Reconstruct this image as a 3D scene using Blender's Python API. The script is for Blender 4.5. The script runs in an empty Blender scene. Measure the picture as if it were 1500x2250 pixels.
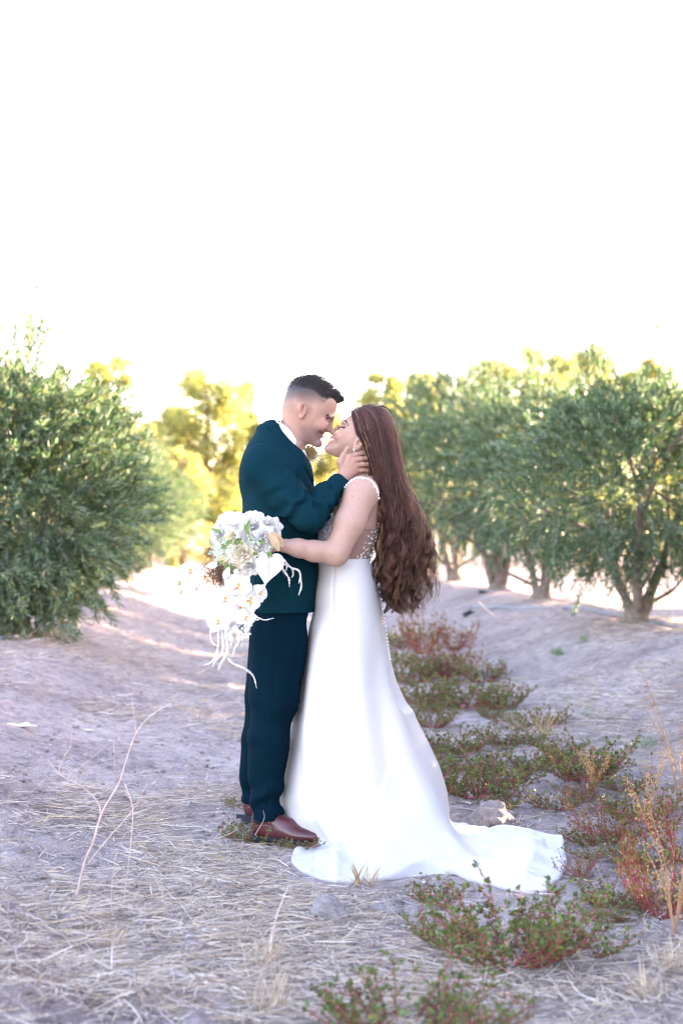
import bpy, math, random
import numpy as np
from mathutils import Vector, Matrix
from mathutils.bvhtree import BVHTree
import openvdb

C = bpy.context.scene.collection
SC = bpy.context.scene
rnd = random.Random(7)
rng = np.random.default_rng(7)
PI = math.pi

# ------------------------------------------------------------ camera, sky, sun, exposure
F_PX, CAM_H, HOR = 3125.0, 1.2, 1160.0          # focal length in photo pixels, eye height, horizon row
cam = bpy.data.cameras.new('camera'); cam_o = bpy.data.objects.new('camera', cam); C.objects.link(cam_o)
cam_o.location = (0, 0, CAM_H); cam_o.rotation_euler = (PI/2, 0, 0)
cam.sensor_fit = 'VERTICAL'; cam.sensor_height = 36.0; cam.lens = 50.0
cam.shift_y = (HOR-1125.0)/2250.0
cam.clip_start = 0.05; cam.clip_end = 3000
cam.dof.use_dof = True; cam.dof.focus_distance = 5.38; cam.dof.aperture_fstop = 2.3
SC.camera = cam_o

SUN_AZ, SUN_EL = math.radians(62), math.radians(9.5)      # azimuth measured from +Y (view direction) towards +X
W = bpy.data.worlds.new('World'); SC.world = W; W.use_nodes = True
nt = W.node_tree; nt.nodes.clear()
sky = nt.nodes.new('ShaderNodeTexSky'); sky.sky_type = 'NISHITA'; sky.sun_disc = False
sky.sun_elevation = SUN_EL; sky.sun_rotation = SUN_AZ
sky.air_density = 1.0; sky.dust_density = 1.0; sky.ozone_density = 1.2; sky.altitude = 100
bgn = nt.nodes.new('ShaderNodeBackground'); bgn.inputs['Strength'].default_value = 0.15
wo = nt.nodes.new('ShaderNodeOutputWorld')
nt.links.new(sky.outputs[0], bgn.inputs[0]); nt.links.new(bgn.outputs[0], wo.inputs[0])
sun = bpy.data.lights.new('sun', 'SUN'); sun.energy = 4.6; sun.angle = math.radians(0.5); sun.color = (1.0, 0.86, 0.62)
sun_o = bpy.data.objects.new('sun', sun); C.objects.link(sun_o)
sdir = Vector((math.sin(SUN_AZ)*math.cos(SUN_EL), math.cos(SUN_AZ)*math.cos(SUN_EL), math.sin(SUN_EL)))
sun_o.rotation_euler = sdir.to_track_quat('Z', 'Y').to_euler(); sun_o.location = (20, 10, 15)
vs = SC.view_settings
vs.view_transform = 'Standard'; vs.look = 'None'; vs.gamma = 1.0; vs.use_curve_mapping = False
vs.exposure = 3.68
vs.use_white_balance = True; vs.white_balance_temperature = 7500; vs.white_balance_tint = 36
SC.render.engine = 'CYCLES'
SC.cycles.use_denoising = True; SC.cycles.filter_width = 1.25
SC.cycles.max_bounces = 8; SC.cycles.transparent_max_bounces = 16
SC.cycles.sample_clamp_indirect = 6.0

def P(px, py, Y=5.5):
    return Vector(((px-750.0)*Y/F_PX, Y, CAM_H-(py-HOR)*Y/F_PX))
def GX(px, py):                                   # a spot on flat ground seen at that row
    D = F_PX*CAM_H/(py-HOR)
    return ((px-750.0)*D/F_PX, D)

# ------------------------------------------------------------ helpers
def link(o, parent=None):
    C.objects.link(o)
    if parent is not None: o.parent = parent
    return o
def tag(o, label=None, cat=None, group=None, kind=None):
    if label: o['label'] = label
    if cat: o['category'] = cat
    if group: o['group'] = group
    if kind: o['kind'] = kind
    return o
def empty(name, loc=(0,0,0), rz=0):
    o = bpy.data.objects.new(name, None); o.location = loc; o.rotation_euler = (0,0,rz); o.empty_display_size = .1
    return link(o)
def mesh_np(name, v, quads=None, tris=None, mat=None, parent=None, smooth=True, col=None, matidx=None):
    v = np.asarray(v, np.float32).reshape(-1,3)
    me = bpy.data.meshes.new(name)
    loops = []; starts = []; tot = 0
    if quads is not None and len(quads):
        q = np.asarray(quads, np.int32).reshape(-1,4); loops.append(q.ravel()); starts.append(np.arange(len(q))*4+tot); tot += len(q)*4
    if tris is not None and len(tris):
        t = np.asarray(tris, np.int32).reshape(-1,3); loops.append(t.ravel()); starts.append(np.arange(len(t))*3+tot); tot += len(t)*3
    L = np.concatenate(loops); S = np.concatenate(starts).astype(np.int32)
    me.vertices.add(len(v)); me.vertices.foreach_set('co', v.ravel())
    me.loops.add(len(L)); me.loops.foreach_set('vertex_index', L.astype(np.int32))
    me.polygons.add(len(S)); me.polygons.foreach_set('loop_start', S)
    if smooth: me.polygons.foreach_set('use_smooth', np.ones(len(S), bool))
    if matidx is not None: me.polygons.foreach_set('material_index', np.asarray(matidx, np.int32))
    me.update(calc_edges=True); me.validate()
    if col is not None:
        a = me.color_attributes.new('Col', 'FLOAT_COLOR', 'POINT')
        c4 = np.ones((len(v),4), np.float32); c4[:,:3] = col
        a.data.foreach_set('color', c4.ravel())
    if mat is not None:
        for m in (mat if isinstance(mat, (list,tuple)) else [mat]): me.materials.append(m)
    o = bpy.data.objects.new(name, me)
    return link(o, parent)
def dup(o, parent=None):
    c = o.copy(); link(c, parent)
    for ch in list(o.children): dup(ch, c)
    return c

def hash2(ix, iy, s=0):
    n = (ix.astype(np.int64)*374761393 + iy.astype(np.int64)*668265263 + s*974634341) & 0x7fffffff
    n = ((n ^ (n >> 13))*1274126177) & 0x7fffffff
    return ((n ^ (n >> 16)) & 0xffff)/65535.0
def vnoise(x, y, s=0):
    x = np.asarray(x, float); y = np.asarray(y, float)
    ix = np.floor(x); iy = np.floor(y); fx = x-ix; fy = y-iy
    fx = fx*fx*(3-2*fx); fy = fy*fy*(3-2*fy); ix = ix.astype(np.int64); iy = iy.astype(np.int64)
    a = hash2(ix,iy,s); b = hash2(ix+1,iy,s); c = hash2(ix,iy+1,s); d = hash2(ix+1,iy+1,s)
    return (a*(1-fx)+b*fx)*(1-fy)+(c*(1-fx)+d*fx)*fy
def sstep(a, b, x):
    t = np.clip((x-a)/(b-a), 0, 1); return t*t*(3-2*t)

# ------------------------------------------------------------ materials
def new_mat(name):
    m = bpy.data.materials.new(name); m.use_nodes = True
    n = m.node_tree.nodes; return m, n, m.node_tree.links, n['Principled BSDF']
def mat(name, c, rough=.7, var=.12, scale=30, bump=0, bscale=200, spec=.4, sheen=0, trans=0, coat=0, metallic=0, sss=0, attr=False, coltex=None, tint=None):
    m, n, l, b = new_mat(name)
    b.inputs['Roughness'].default_value = rough; b.inputs['Specular IOR Level'].default_value = spec
    b.inputs['Metallic'].default_value = metallic
    if sheen: b.inputs['Sheen Weight'].default_value = sheen; b.inputs['Sheen Roughness'].default_value = .4
    if coat: b.inputs['Coat Weight'].default_value = coat; b.inputs['Coat Roughness'].default_value = .15
    if sss:
        b.inputs['Subsurface Weight'].default_value = sss; b.inputs['Subsurface Radius'].default_value = (1,.35,.2); b.inputs['Subsurface Scale'].default_value = .008
    tc = n.new('ShaderNodeTexCoord')
    if attr:
        src = n.new('ShaderNodeAttribute'); src.attribute_name = 'Col'; csock = src.outputs['Color']
    else:
        rgb = n.new('ShaderNodeRGB'); rgb.outputs[0].default_value = (*c, 1); csock = rgb.outputs[0]
    if var:
        tx = n.new('ShaderNodeTexNoise'); tx.inputs['Scale'].default_value = scale; tx.inputs['Detail'].default_value = 5
        l.new(tc.outputs['Object'], tx.inputs['Vector'])
        mr = n.new('ShaderNodeMapRange'); mr.inputs['From Min'].default_value = .25; mr.inputs['From Max'].default_value = .75
        mr.inputs['To Min'].default_value = 1-var; mr.inputs['To Max'].default_value = 1+var
        l.new(tx.outputs['Fac'], mr.inputs['Value'])
        mx = n.new('ShaderNodeMix'); mx.data_type = 'RGBA'; mx.blend_type = 'MULTIPLY'; mx.inputs['Factor'].default_value = 1
        l.new(csock, mx.inputs[6]); l.new(mr.outputs[0], mx.inputs[7]); csock = mx.outputs[2]
    l.new(csock, b.inputs['Base Color'])
    if bump:
        t2 = n.new('ShaderNodeTexNoise'); t2.inputs['Scale'].default_value = bscale; t2.inputs['Detail'].default_value = 6
        l.new(tc.outputs['Object'], t2.inputs['Vector'])
        bp = n.new('ShaderNodeBump'); bp.inputs['Strength'].default_value = bump; bp.inputs['Distance'].default_value = .01
        l.new(t2.outputs['Fac'], bp.inputs['Height']); l.new(bp.outputs[0], b.inputs['Normal'])
    if trans:
        tr = n.new('ShaderNodeBsdfTranslucent'); ms = n.new('ShaderNodeMixShader'); ms.inputs[0].default_value = trans
        out = n['Material Output']
        if tint:
            mt = n.new('ShaderNodeMix'); mt.data_type = 'RGBA'; mt.blend_type = 'MULTIPLY'; mt.inputs['Factor'].default_value = 1
            l.new(csock, mt.inputs[6]); mt.inputs[7].default_value = (*tint, 1); l.new(mt.outputs[2], tr.inputs['Color'])
        else: l.new(csock, tr.inputs['Color'])
        l.new(b.outputs[0], ms.inputs[1]); l.new(tr.outputs[0], ms.inputs[2]); l.new(ms.outputs[0], out.inputs['Surface'])
    return m
# ------------------------------------------------------------ terrain
ROW_T, U_L, U_R = 0.086, -1.4, 3.5               # orchard rows lean a little to the left of the view
def gz_s(x, y):
    x = np.asarray(x, float); y = np.asarray(y, float)
    u = x+ROW_T*y
    fade = 1-sstep(26, 46, y)
    z = fade*(.42*np.exp(-((u-U_R)/1.05)**2) + .42*(.55+.45*sstep(6.5,10,y))*np.exp(-((u-U_L)/.85)**2) + .3*np.exp(-((u+6.3)/1.1)**2))
    z = z + .05*(vnoise(x*.45, y*.45, 3)-.5)*sstep(7,10,y)
    return z
def gz(x, y):
    x = np.asarray(x, float); y = np.asarray(y, float)
    near = 1-sstep(14, 30, y)
    couple = 1-.65*np.exp(-(((x-.15)/.75)**2+((y-5.3)/.7)**2)**2)
    n = .022*(vnoise(x*3.1, y*3.1, 5)-.5)+.016*(vnoise(x*8, y*8, 6)-.5)+.011*(vnoise(x*21, y*21, 7)-.5)
    lump = np.clip(vnoise(x*12, y*12, 9)-.6, 0, 1)*.09*sstep(.4,.6,vnoise(x*1.7, y*1.7, 11))+np.clip(vnoise(x*27, y*27, 10)-.62,0,1)*.045*sstep(.4,.6,vnoise(x*2.3, y*2.3, 12))
    return gz_s(x, y)+near*couple*(n+lump)
def spread(lo, hi, dlo, dhi, step, grow):
    a = list(np.arange(dlo, dhi, step)); s = step
    x = a[-1]
    while x < hi: s *= grow; x += s; a.append(x)
    s = step; x = a[0]; b = []
    while x > lo: s *= grow; x -= s; b.append(x)
    return np.array(b[::-1]+a)
gx = spread(-900, 900, -1.9, 2.4, .022, 1.075)
gy = spread(-60, 1600, 3.0, 7.4, .022, 1.035)
GXm, GYm = np.meshgrid(gx, gy, indexing='ij')
GZm = gz(GXm, GYm)
nx, ny = GXm.shape
idx = np.arange(nx*ny).reshape(nx, ny)
gq = np.stack([idx[:-1,:-1], idx[1:,:-1], idx[1:,1:], idx[:-1,1:]], -1).reshape(-1,4)

def ground_mat():
    m, n, l, b = new_mat('dry_soil')
    tc = n.new('ShaderNodeTexCoord')
    def noise(sc, det=8, rough=.6):
        t = n.new('ShaderNodeTexNoise'); t.inputs['Scale'].default_value = sc; t.inputs['Detail'].default_value = det; t.inputs['Roughness'].default_value = rough
        l.new(tc.outputs['Object'], t.inputs['Vector']); return t
    def ramp(src, stops):
        r = n.new('ShaderNodeValToRGB'); e = r.color_ramp.elements
        while len(e) < len(stops): e.new(.5)
        for k, (p, c) in enumerate(stops): e[k].position = p; e[k].color = (*c, 1)
        l.new(src, r.inputs[0]); return r
    def mixc(f, a, bb, bt='MIX'):
        x = n.new('ShaderNodeMix'); x.data_type = 'RGBA'; x.blend_type = bt
        if isinstance(f, float): x.inputs['Factor'].default_value = f
        else: l.new(f, x.inputs['Factor'])
        l.new(a, x.inputs[6]); l.new(bb, x.inputs[7]); return x.outputs[2]
    big = ramp(noise(1.3, 6).outputs['Fac'], [(.3, (.30,.24,.23)), (.5, (.43,.36,.35)), (.72, (.55,.475,.45))])
    mid = ramp(noise(14, 8, .7).outputs['Fac'], [(.3, (.45,.45,.46)), (.5, (.92,.92,.92)), (.75, (1.25,1.2,1.15))])
    fine = ramp(noise(120, 6, .7).outputs['Fac'], [(.3, (.42,.42,.44)), (.5, (.93,.93,.93)), (.7, (1.3,1.28,1.25))])
    c = mixc(1.0, big.outputs[0], mid.outputs[0], 'MULTIPLY'); c = mixc(.85, c, fine.outputs[0], 'MULTIPLY')
    # pebbles and chaff flecks
    vo = n.new('ShaderNodeTexVoronoi'); vo.inputs['Scale'].default_value = 90; l.new(tc.outputs['Object'], vo.inputs['Vector'])
    vr = ramp(vo.outputs['Distance'], [(.12, (1,1,1)), (.2, (0,0,0))])
    vm = ramp(noise(5).outputs['Fac'], [(.52, (0,0,0)), (.62, (1,1,1))])
    mm = n.new('ShaderNodeMath'); mm.operation = 'MULTIPLY'; l.new(vr.outputs[0], mm.inputs[0]); l.new(vm.outputs[0], mm.inputs[1])
    peb = n.new('ShaderNodeRGB'); peb.outputs[0].default_value = (.47,.41,.35,1)
    c = mixc(mm.outputs[0], c, peb.outputs[0])
    l.new(c, b.inputs['Base Color']); b.inputs['Roughness'].default_value = .95; b.inputs['Specular IOR Level'].default_value = .15
    b1 = n.new('ShaderNodeBump'); b1.inputs['Strength'].default_value = .95; b1.inputs['Distance'].default_value = .012
    l.new(noise(45, 10, .7).outputs['Fac'], b1.inputs['Height'])
    b2 = n.new('ShaderNodeBump'); b2.inputs['Strength'].default_value = .85; b2.inputs['Distance'].default_value = .005
    l.new(noise(260, 6, .7).outputs['Fac'], b2.inputs['Height']); l.new(b1.outputs[0], b2.inputs['Normal']); l.new(b2.outputs[0], b.inputs['Normal'])
    return m
M_SOIL = ground_mat()
ground = mesh_np('ground', np.stack([GXm,GYm,GZm],-1), quads=gq, mat=M_SOIL)
tag(ground, 'bare dry orchard soil between the tree rows', None, None, 'structure')

# ------------------------------------------------------------ tubes
def tube(path, radii, sides=6, closed_end=True):
    """vertices and quads of a tapered tube along a path"""
    p = np.asarray(path, float); n = len(p); r = np.broadcast_to(np.asarray(radii, float), (n,))
    t = np.gradient(p, axis=0); t /= np.maximum(np.linalg.norm(t, axis=1, keepdims=True), 1e-9)
    ref = np.array([0,0,1.]) if abs(t[0,2]) < .9 else np.array([1.,0,0])
    a = np.cross(t, ref); a /= np.maximum(np.linalg.norm(a, axis=1, keepdims=True), 1e-9); b = np.cross(t, a)
    ang = np.arange(sides)/sides*2*PI
    v = p[:,None]+r[:,None,None]*(np.cos(ang)[None,:,None]*a[:,None]+np.sin(ang)[None,:,None]*b[:,None])
    k = np.arange(n*sides).reshape(n, sides); k2 = np.roll(k, -1, axis=1)
    q = np.stack([k[:-1], k2[:-1], k2[1:], k[1:]], -1).reshape(-1,4)
    return v.reshape(-1,3), q
class MB:
    def __init__(s): s.v = []; s.q = []; s.t = []; s.n = 0; s.c = []; s.hasc = False
    def add(s, v, q=None, t=None, c=None):
        v = np.asarray(v, float).reshape(-1,3)
        s.v.append(v)
        if q is not None and len(q): s.q.append(np.asarray(q)+s.n)
        if t is not None and len(t): s.t.append(np.asarray(t)+s.n)
        if c is not None:
            s.hasc = True; c = np.asarray(c, float); s.c.append(np.broadcast_to(c, (len(v),3)) if c.ndim == 1 else c)
        else: s.c.append(np.ones((len(v),3)))
        s.n += len(v); return s
    def tube(s, path, radii, sides=6, c=None):
        v, q = tube(path, radii, sides); return s.add(v, q, c=c)
    def build(s, name, m, parent=None, smooth=True):
        return mesh_np(name, np.concatenate(s.v), quads=np.concatenate(s.q) if s.q else None, tris=np.concatenate(s.t) if s.t else None,
                       mat=m, parent=parent, smooth=smooth, col=np.concatenate(s.c) if s.hasc else None)
def spline(pts, n):
    """Catmull-Rom through the points"""
    p = np.asarray(pts, float); m = len(p)
    pp = np.vstack([2*p[0]-p[1], p, 2*p[-1]-p[-2]])
    t = np.linspace(0, m-1-1e-6, n); i = t.astype(int); f = (t-i)[:,None]
    a, b, c, d = pp[i], pp[i+1], pp[i+2], pp[i+3]
    return .5*((2*b)+(-a+c)*f+(2*a-5*b+4*c-d)*f**2+(-a+3*b-3*c+d)*f**3)
def rand_unit(r, n):
    v = r.normal(size=(n,3)); return v/np.linalg.norm(v, axis=1, keepdims=True)
def kites(base, dirs, side, L, Wd, bend=.12, at=.45):
    """many lanceolate leaves: 6 vertices, 2 quads each, folded along the midrib"""
    n = len(base); nor = np.cross(dirs, side); nor /= np.maximum(np.linalg.norm(nor,axis=1,keepdims=True),1e-9)
    L = np.broadcast_to(L,(n,))[:,None]; Wd = np.broadcast_to(Wd,(n,))[:,None]
    mid = base+dirs*L*at+nor*L*bend*.5
    tip = base+dirs*L-nor*L*bend
    v = np.stack([base, mid+side*Wd*.5-nor*Wd*-.15, tip, mid-side*Wd*.5-nor*Wd*-.15], 1)
    k = np.arange(n)[:,None]*4
    t = np.concatenate([k+np.array([[0,1,2]]), k+np.array([[0,2,3]])])
    return v.reshape(-1,3), t
# ------------------------------------------------------------ olive trees
M_OLIVE = mat('olive_leaf', (1,1,1), rough=.45, var=.15, scale=3, spec=.35, trans=.3, attr=True, tint=(1.0,1.15,.55))
M_BARK = mat('olive_bark', (.20,.165,.14), rough=.95, var=.45, scale=18, bump=.9, bscale=40)
M_TWIG = mat('olive_twig', (.23,.21,.16), rough=.8, var=.2, scale=40)
def olive_meshes(seed, Ht=2.3, R=1.05, low=.35, nsh=1300, leaf=.064, stems=3, shoots_up=14, dense=1.0, front=0.0):
    r = np.random.default_rng(seed)
    tr = MB()
    tips = []
    for s in range(stems):
        a = s/stems*2*PI+r.uniform(-.5,.5); lean = r.uniform(.22,.42)*R
        top = np.array([math.cos(a)*lean, math.sin(a)*lean, Ht*r.uniform(.4,.55)])
        pts = [np.array([math.cos(a)*.05, math.sin(a)*.05, -.12]), np.array([math.cos(a)*.07, math.sin(a)*.07, .1]), top*np.array([.55,.55,.5])+r.normal(0,.03,3), top]
        pa = spline(pts, 14); rr = np.linspace(.062,.028,14)*(1+.14*r.normal(size=14)); rr[0] *= 1.7; rr[1] *= 1.35
        tr.tube(pa, rr, 8)
        for b in range(5):
            t0 = r.integers(5, 14); p0 = pa[t0]
            d = rand_unit(r,1)[0]; d[2] = abs(d[2])*.7+.15; d[:2] += .6*p0[:2]/max(np.linalg.norm(p0[:2]),.1); d /= np.linalg.norm(d)
            L = r.uniform(.45,.85)*R
            p1 = p0+d*L*.5+r.normal(0,.05,3); p2 = p0+d*L+np.array([0,0,.1])
            pb = spline([p0,p1,p2], 7); tr.tube(pb, np.linspace(.022,.007,7), 5); tips.append(pb)
    tr.add(*tube([[0,0,-.15],[0,0,.03],[.01,0,.16]], [.16,.12,.07], 10))
    # shoots with paired leaves
    lv = MB(); tw = MB()
    cz = low+(Ht-low)*.5; rz = (Ht-low)*.5
    blobs = rand_unit(r, 13); blobs[:,2] *= .9
    B, D_, S_, LL, WW, CC = [], [], [], [], [], []
    for k in range(nsh+shoots_up):
        up = k >= nsh
        if up:
            q = rand_unit(r,1)[0]; q[2] = abs(q[2]); q[:2] *= .8
            p0 = np.array([q[0]*R*.75, q[1]*R*.75, cz+rz*(.72+.2*r.random())])
            d = np.array([r.normal(0,.13), r.normal(0,.13), 1.]); L = r.uniform(.28,.55)
        else:
            q = rand_unit(r,1)[0]; rad = r.random()**.38
            # lumpy crown: pull towards a few lobes
            lob = (blobs@q).max(); sc = .70+.36*lob**4
            p0 = np.array([q[0]*R*rad*sc, q[1]*R*rad*sc, cz+q[2]*rz*rad*sc*(.92 if q[2]>0 else 1.0)])
            out = np.array([q[0]*.8, q[1]*.8, q[2]*.5+.6]); d = out+rand_unit(r,1)[0]*.6
            if q[2] < -.35: d[2] -= .8
            L = r.uniform(.16,.40)
        d /= np.linalg.norm(d)
        n = max(4, int(L/.019*dense))
        tt = np.linspace(.08, 1, n); sag = np.array([0,0,-.25 if not up else 0])*L
        pos = p0+d*L*tt[:,None]+sag*(tt**2)[:,None]
        tw.tube(pos[::max(1,n//4)], .0028 if not up else .004, 3)
        a = np.cross(d, rand_unit(r,1)[0]); a /= np.linalg.norm(a); b = np.cross(d, a)
        ph = np.where(np.arange(n)%2==0, 0, PI/2)+r.uniform(0,PI)
        sgn = np.where((np.arange(n)//2)%2==0, 1, -1)
        rad = (np.cos(ph)[:,None]*a+np.sin(ph)[:,None]*b)*sgn[:,None]
        for rep in (1,-1):
            ld = d*1.0+rad*rep*.62+r.normal(0,.18,(n,3)); ld /= np.linalg.norm(ld,axis=1,keepdims=True)
            sd = np.cross(ld, rand_unit(r,n)); sd /= np.linalg.norm(sd,axis=1,keepdims=True)
            B.append(pos); D_.append(ld); S_.append(sd)
            LL.append(leaf*r.uniform(.7,1.2,n)); WW.append(leaf*r.uniform(.15,.22,n))
            tone = r.normal(0,.12)
            g = np.array([.078,.158,.078])*(1+tone+.2*r.normal(size=(n,1)))
            silver = (r.random(n) < .42)[:,None]
            g = np.where(silver, np.array([.23,.31,.24])*(1+.12*r.normal(size=(n,1))), g)
            yel = (r.random(n) < .03)[:,None]; g = np.where(yel, np.array([.25,.20,.05]), g)
            CC.append(np.clip(g,.01,1))
    v, t = kites(np.concatenate(B), np.concatenate(D_), np.concatenate(S_), np.concatenate(LL), np.concatenate(WW))
    lv.add(v, t=t, c=np.repeat(np.concatenate(CC), 4, axis=0))
    return tr, tw, lv
OL_VARS = []
def olive_var(*a, **k):
    tr, tw, lv = olive_meshes(*a, **k)
    root = empty('olive_tree')
    tr.build('trunk', M_BARK, root); c = lv.build('crown', M_OLIVE, root, smooth=False); tw.build('twig', M_TWIG, c)
    return root
va = olive_var(11, Ht=2.4, R=.86, low=-.02, nsh=2300, stems=2, shoots_up=26)     # big skirted bush, left
vb = olive_var(12, Ht=2.25, R=1.08, low=.30, nsh=1500, stems=3, shoots_up=22)
vc = olive_var(13, Ht=2.35, R=1.0, low=.42, nsh=1250, stems=3, shoots_up=14)
vd = olive_var(14, Ht=2.15, R=.98, low=.45, nsh=1150, stems=4, shoots_up=10)
used = set()
def olive(var, px=None, D=None, x=None, s=1.0, rz=0.0, label='', sz=1.0):
    o = var if var.name not in used else dup(var)
    used.add(var.name)
    if x is None: x = (px-750.0)*D/F_PX
    o.location = (x, D, float(gz_s(x, D))-.02); o.rotation_euler = (0,0,rz); o.scale = (s,s,s*sz)
    tag(o, label, 'olive tree', 'olive trees planted in rows'); return o
# left row
olive(va, px=28, D=10.4, s=1.04, sz=.88, rz=.4, label='dense olive bush with foliage hanging down to the ground over the curved hose')
olive(vb, px=178, D=14.2, s=.74, rz=1.0, sz=1.1, label="second olive behind the man's row, its stout dark trunk half hidden")
olive(vc, x=U_L-ROW_T*18-.05, D=18, s=.76, rz=2.0, label='small olive just behind the stout dark-trunked one')
olive(vd, x=U_L-ROW_T*21.2, D=21.2, s=.8, rz=2.6, label='pale sunlit olive beside the brightest stretch of path')
olive(vc, x=U_L-ROW_T*25, D=25, s=.95, rz=4.1, label='yellow-lit olive after the pale sunlit one along the path')
olive(vb, x=U_L-ROW_T*29, D=29, s=1.0, rz=5.0, label='last sunlit olive of the row behind the man')
# right row
olive(vb, px=1395, D=12, s=1.0, rz=2.2, label='full olive with low drooping branches over the straight hose')
olive(vc, px=1188, D=15.4, s=.98, sz=1.05, rz=.6, label='olive with forked pale trunk behind the drooping olive')
olive(vd, px=1092, D=18.0, s=1.06, sz=1.14, rz=1.4, label='olive with thin leaning V-shaped trunks after the forked one')
olive(vc, px=1000, D=21.2, s=1.18, sz=1.16, rz=3.0, label='tall last olive of its row, next to the long hair')
for k, (var, D_, x_) in enumerate([(vb,2.6,3.4),(va,4.6,3.3),(va,6.3,3.05),(vb,8.1,3.3),(va,10.2,3.75)]):  # row runs on out of view; trees packed closer to shade the couple
    olive(var, x=x_, D=D_, s=1.02, rz=k*1.1, label='olive %s the stretch of row before the drooping olive' % ['starting','second in','third in','fourth in','fifth in'][k])
NX = ['opening','second in','third in','fourth in','fifth in','sixth in','seventh in','last in']
for k, (var, dy) in enumerate([(vb,3.0),(va,5.6),(vc,8.2),(va,10.8),(vb,13.4),(va,16.0),(vc,18.6),(va,21.0)]):      # added row out of view to the right, put in to shade the path
    olive(var, x=8.4-ROW_T*dy+.1*(k%2), D=dy, s=1.12, rz=k*1.3, label='olive %s the added unseen shade row beyond the drooping olive' % NX[k])

# ------------------------------------------------------------ far sunlit trees
M_FAR = mat('far_leaf', (1,1,1), rough=.5, var=.2, scale=1.0, spec=.3, trans=.55, attr=True, tint=(1.25,1.2,.62))
M_FBARK = mat('far_bark', (.17,.11,.08), rough=.95, var=.3, scale=8)
def far_tree(px, D, top_py, width_px, seed, label, conical=False, base_col=(.36,.38,.17), low=.25, name='broadleaf_tree', n=11000):
    r = np.random.default_rng(seed)
    s = F_PX/D; x = (px-750.0)/s; Ht = CAM_H+(HOR-top_py)/s; R = width_px/s/2
    root = empty(name, (x, D, float(gz_s(x, D))))
    tr = MB(); tr.tube(spline([[0,0,-.2],[.05,0,Ht*.3],[-.03,.03,Ht*.65],[0,0,Ht*.95]],12), np.linspace(.14,.02,12)*Ht/5, 8)
    blobs = []
    nb = 46
    for k in range(nb):
        t = low+(1-low)*(k+.5)/nb; a = r.uniform(0,2*PI)
        w = (1.05-t)**.7 if conical else math.sin(PI*min(1,max(.05,(t-low)/(1-low)*.82+.12)))**.6
        rr = R*w*r.uniform(.35,.85); c = np.array([math.cos(a)*rr, math.sin(a)*rr, Ht*t])
        blobs.append((c, R*r.uniform(.2,.42)*(.55+.5*w)))
        tr.tube(spline([[0,0,max(.3,Ht*t-rr*.7)], c*np.array([.5,.5,1])-np.array([0,0,rr*.2]), c],6), np.linspace(.03,.01,6)*Ht/5, 4)
    tr.build('trunk', M_FBARK, root)
    per = n//nb; B = []; Cc = []
    for c, q in blobs:
        u = rand_unit(r, per)*(r.random((per,1))**.4)*q; u[:,2] *= .75; B.append(c+u)
        Cc.append(np.clip(np.array(base_col)*(1+.25*r.normal()+.2*r.normal(size=(per,1))), .02, .6))
    B = np.concatenate(B); m = len(B); dv = rand_unit(r, m); sd = np.cross(dv, rand_unit(r, m)); sd /= np.linalg.norm(sd,axis=1,keepdims=True)
    sz = Ht/5*r.uniform(.08,.17,m)
    v, t = kites(B, dv, sd, sz, sz*.55)
    lv = MB(); lv.add(v, t=t, c=np.repeat(np.concatenate(Cc), 4, axis=0)); lv.build('crown', M_FAR, root, smooth=False)
    return tag(root, label, 'tree', 'sunlit trees at the end of the orchard')
FT = [(455,44,825,235,False,'tall yellow sunlit tree with bare brown trunk at the path end'),
      (238,40,795,210,False,'yellow sunlit tree rising behind the dense olive bush'),
      (548,50,845,150,True,'slim pale yellow tree between the bare-trunked one and the suit'),
      (370,52,900,170,False,'small hazy tree between the bare-trunked tree and the dense olive'),
      (845,44,830,170,False,'yellow green tree above the long brown hair'),
      (930,52,825,180,False,'hazy yellow tree between the hair and the olives'),
      (1195,42,778,190,False,'yellow sunlit tree behind the forked-trunk olive'),
      (1300,48,775,190,False,'tallest pale yellow tree showing above the olive crowns'),
      (1085,50,800,190,False,'hazy tree showing through the V-shaped olive'),
      (1420,50,800,200,False,'hazy yellow tree behind the drooping olive'),
      (745,58,905,210,False,'soft green tree between the two faces'),
      (620,56,930,180,False,'pale yellow tree behind the suited back'),
      (120,52,860,190,False,'yellow tree hidden behind the dense olive bush')]
for i, (px_, D_, tp, wd, con, lb) in enumerate(FT):
    far_tree(px_, D_, tp, wd, 100+i, lb, con, low=.16 if i not in (0,) else .25)
def far_bush(px, D, top_py, width_px, seed, label):
    return far_tree(px, D, top_py, width_px, seed, label, base_col=(.36,.375,.18), low=.02, name='roadside_bush', n=7000)
for i, (px_, D_, tp, wd, lb) in enumerate([(400,34,1010,150,'sunlit bush beside the bright path end'), (530,52,1010,240,'pale hedge bush closing the path'),
        (320,46,985,190,'hazy bush behind the small olives by the path'), (690,60,1000,300,'soft hedge bush behind the bouquet side'), (850,52,1000,240,'hedge bush behind the long hair'),
        (1050,70,1060,330,'hedge bush behind the V-shaped trunks'), (1300,62,1060,320,'hedge bush behind the forked olive'), (1480,55,1040,240,'hedge bush behind the drooping olive'), (60,66,1040,320,'hedge bush beyond the dense olive')]):
    o = far_bush(px_, D_, tp, wd, 200+i, lb); o['category'] = 'bush'; o['group'] = 'bushes closing the orchard'
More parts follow.
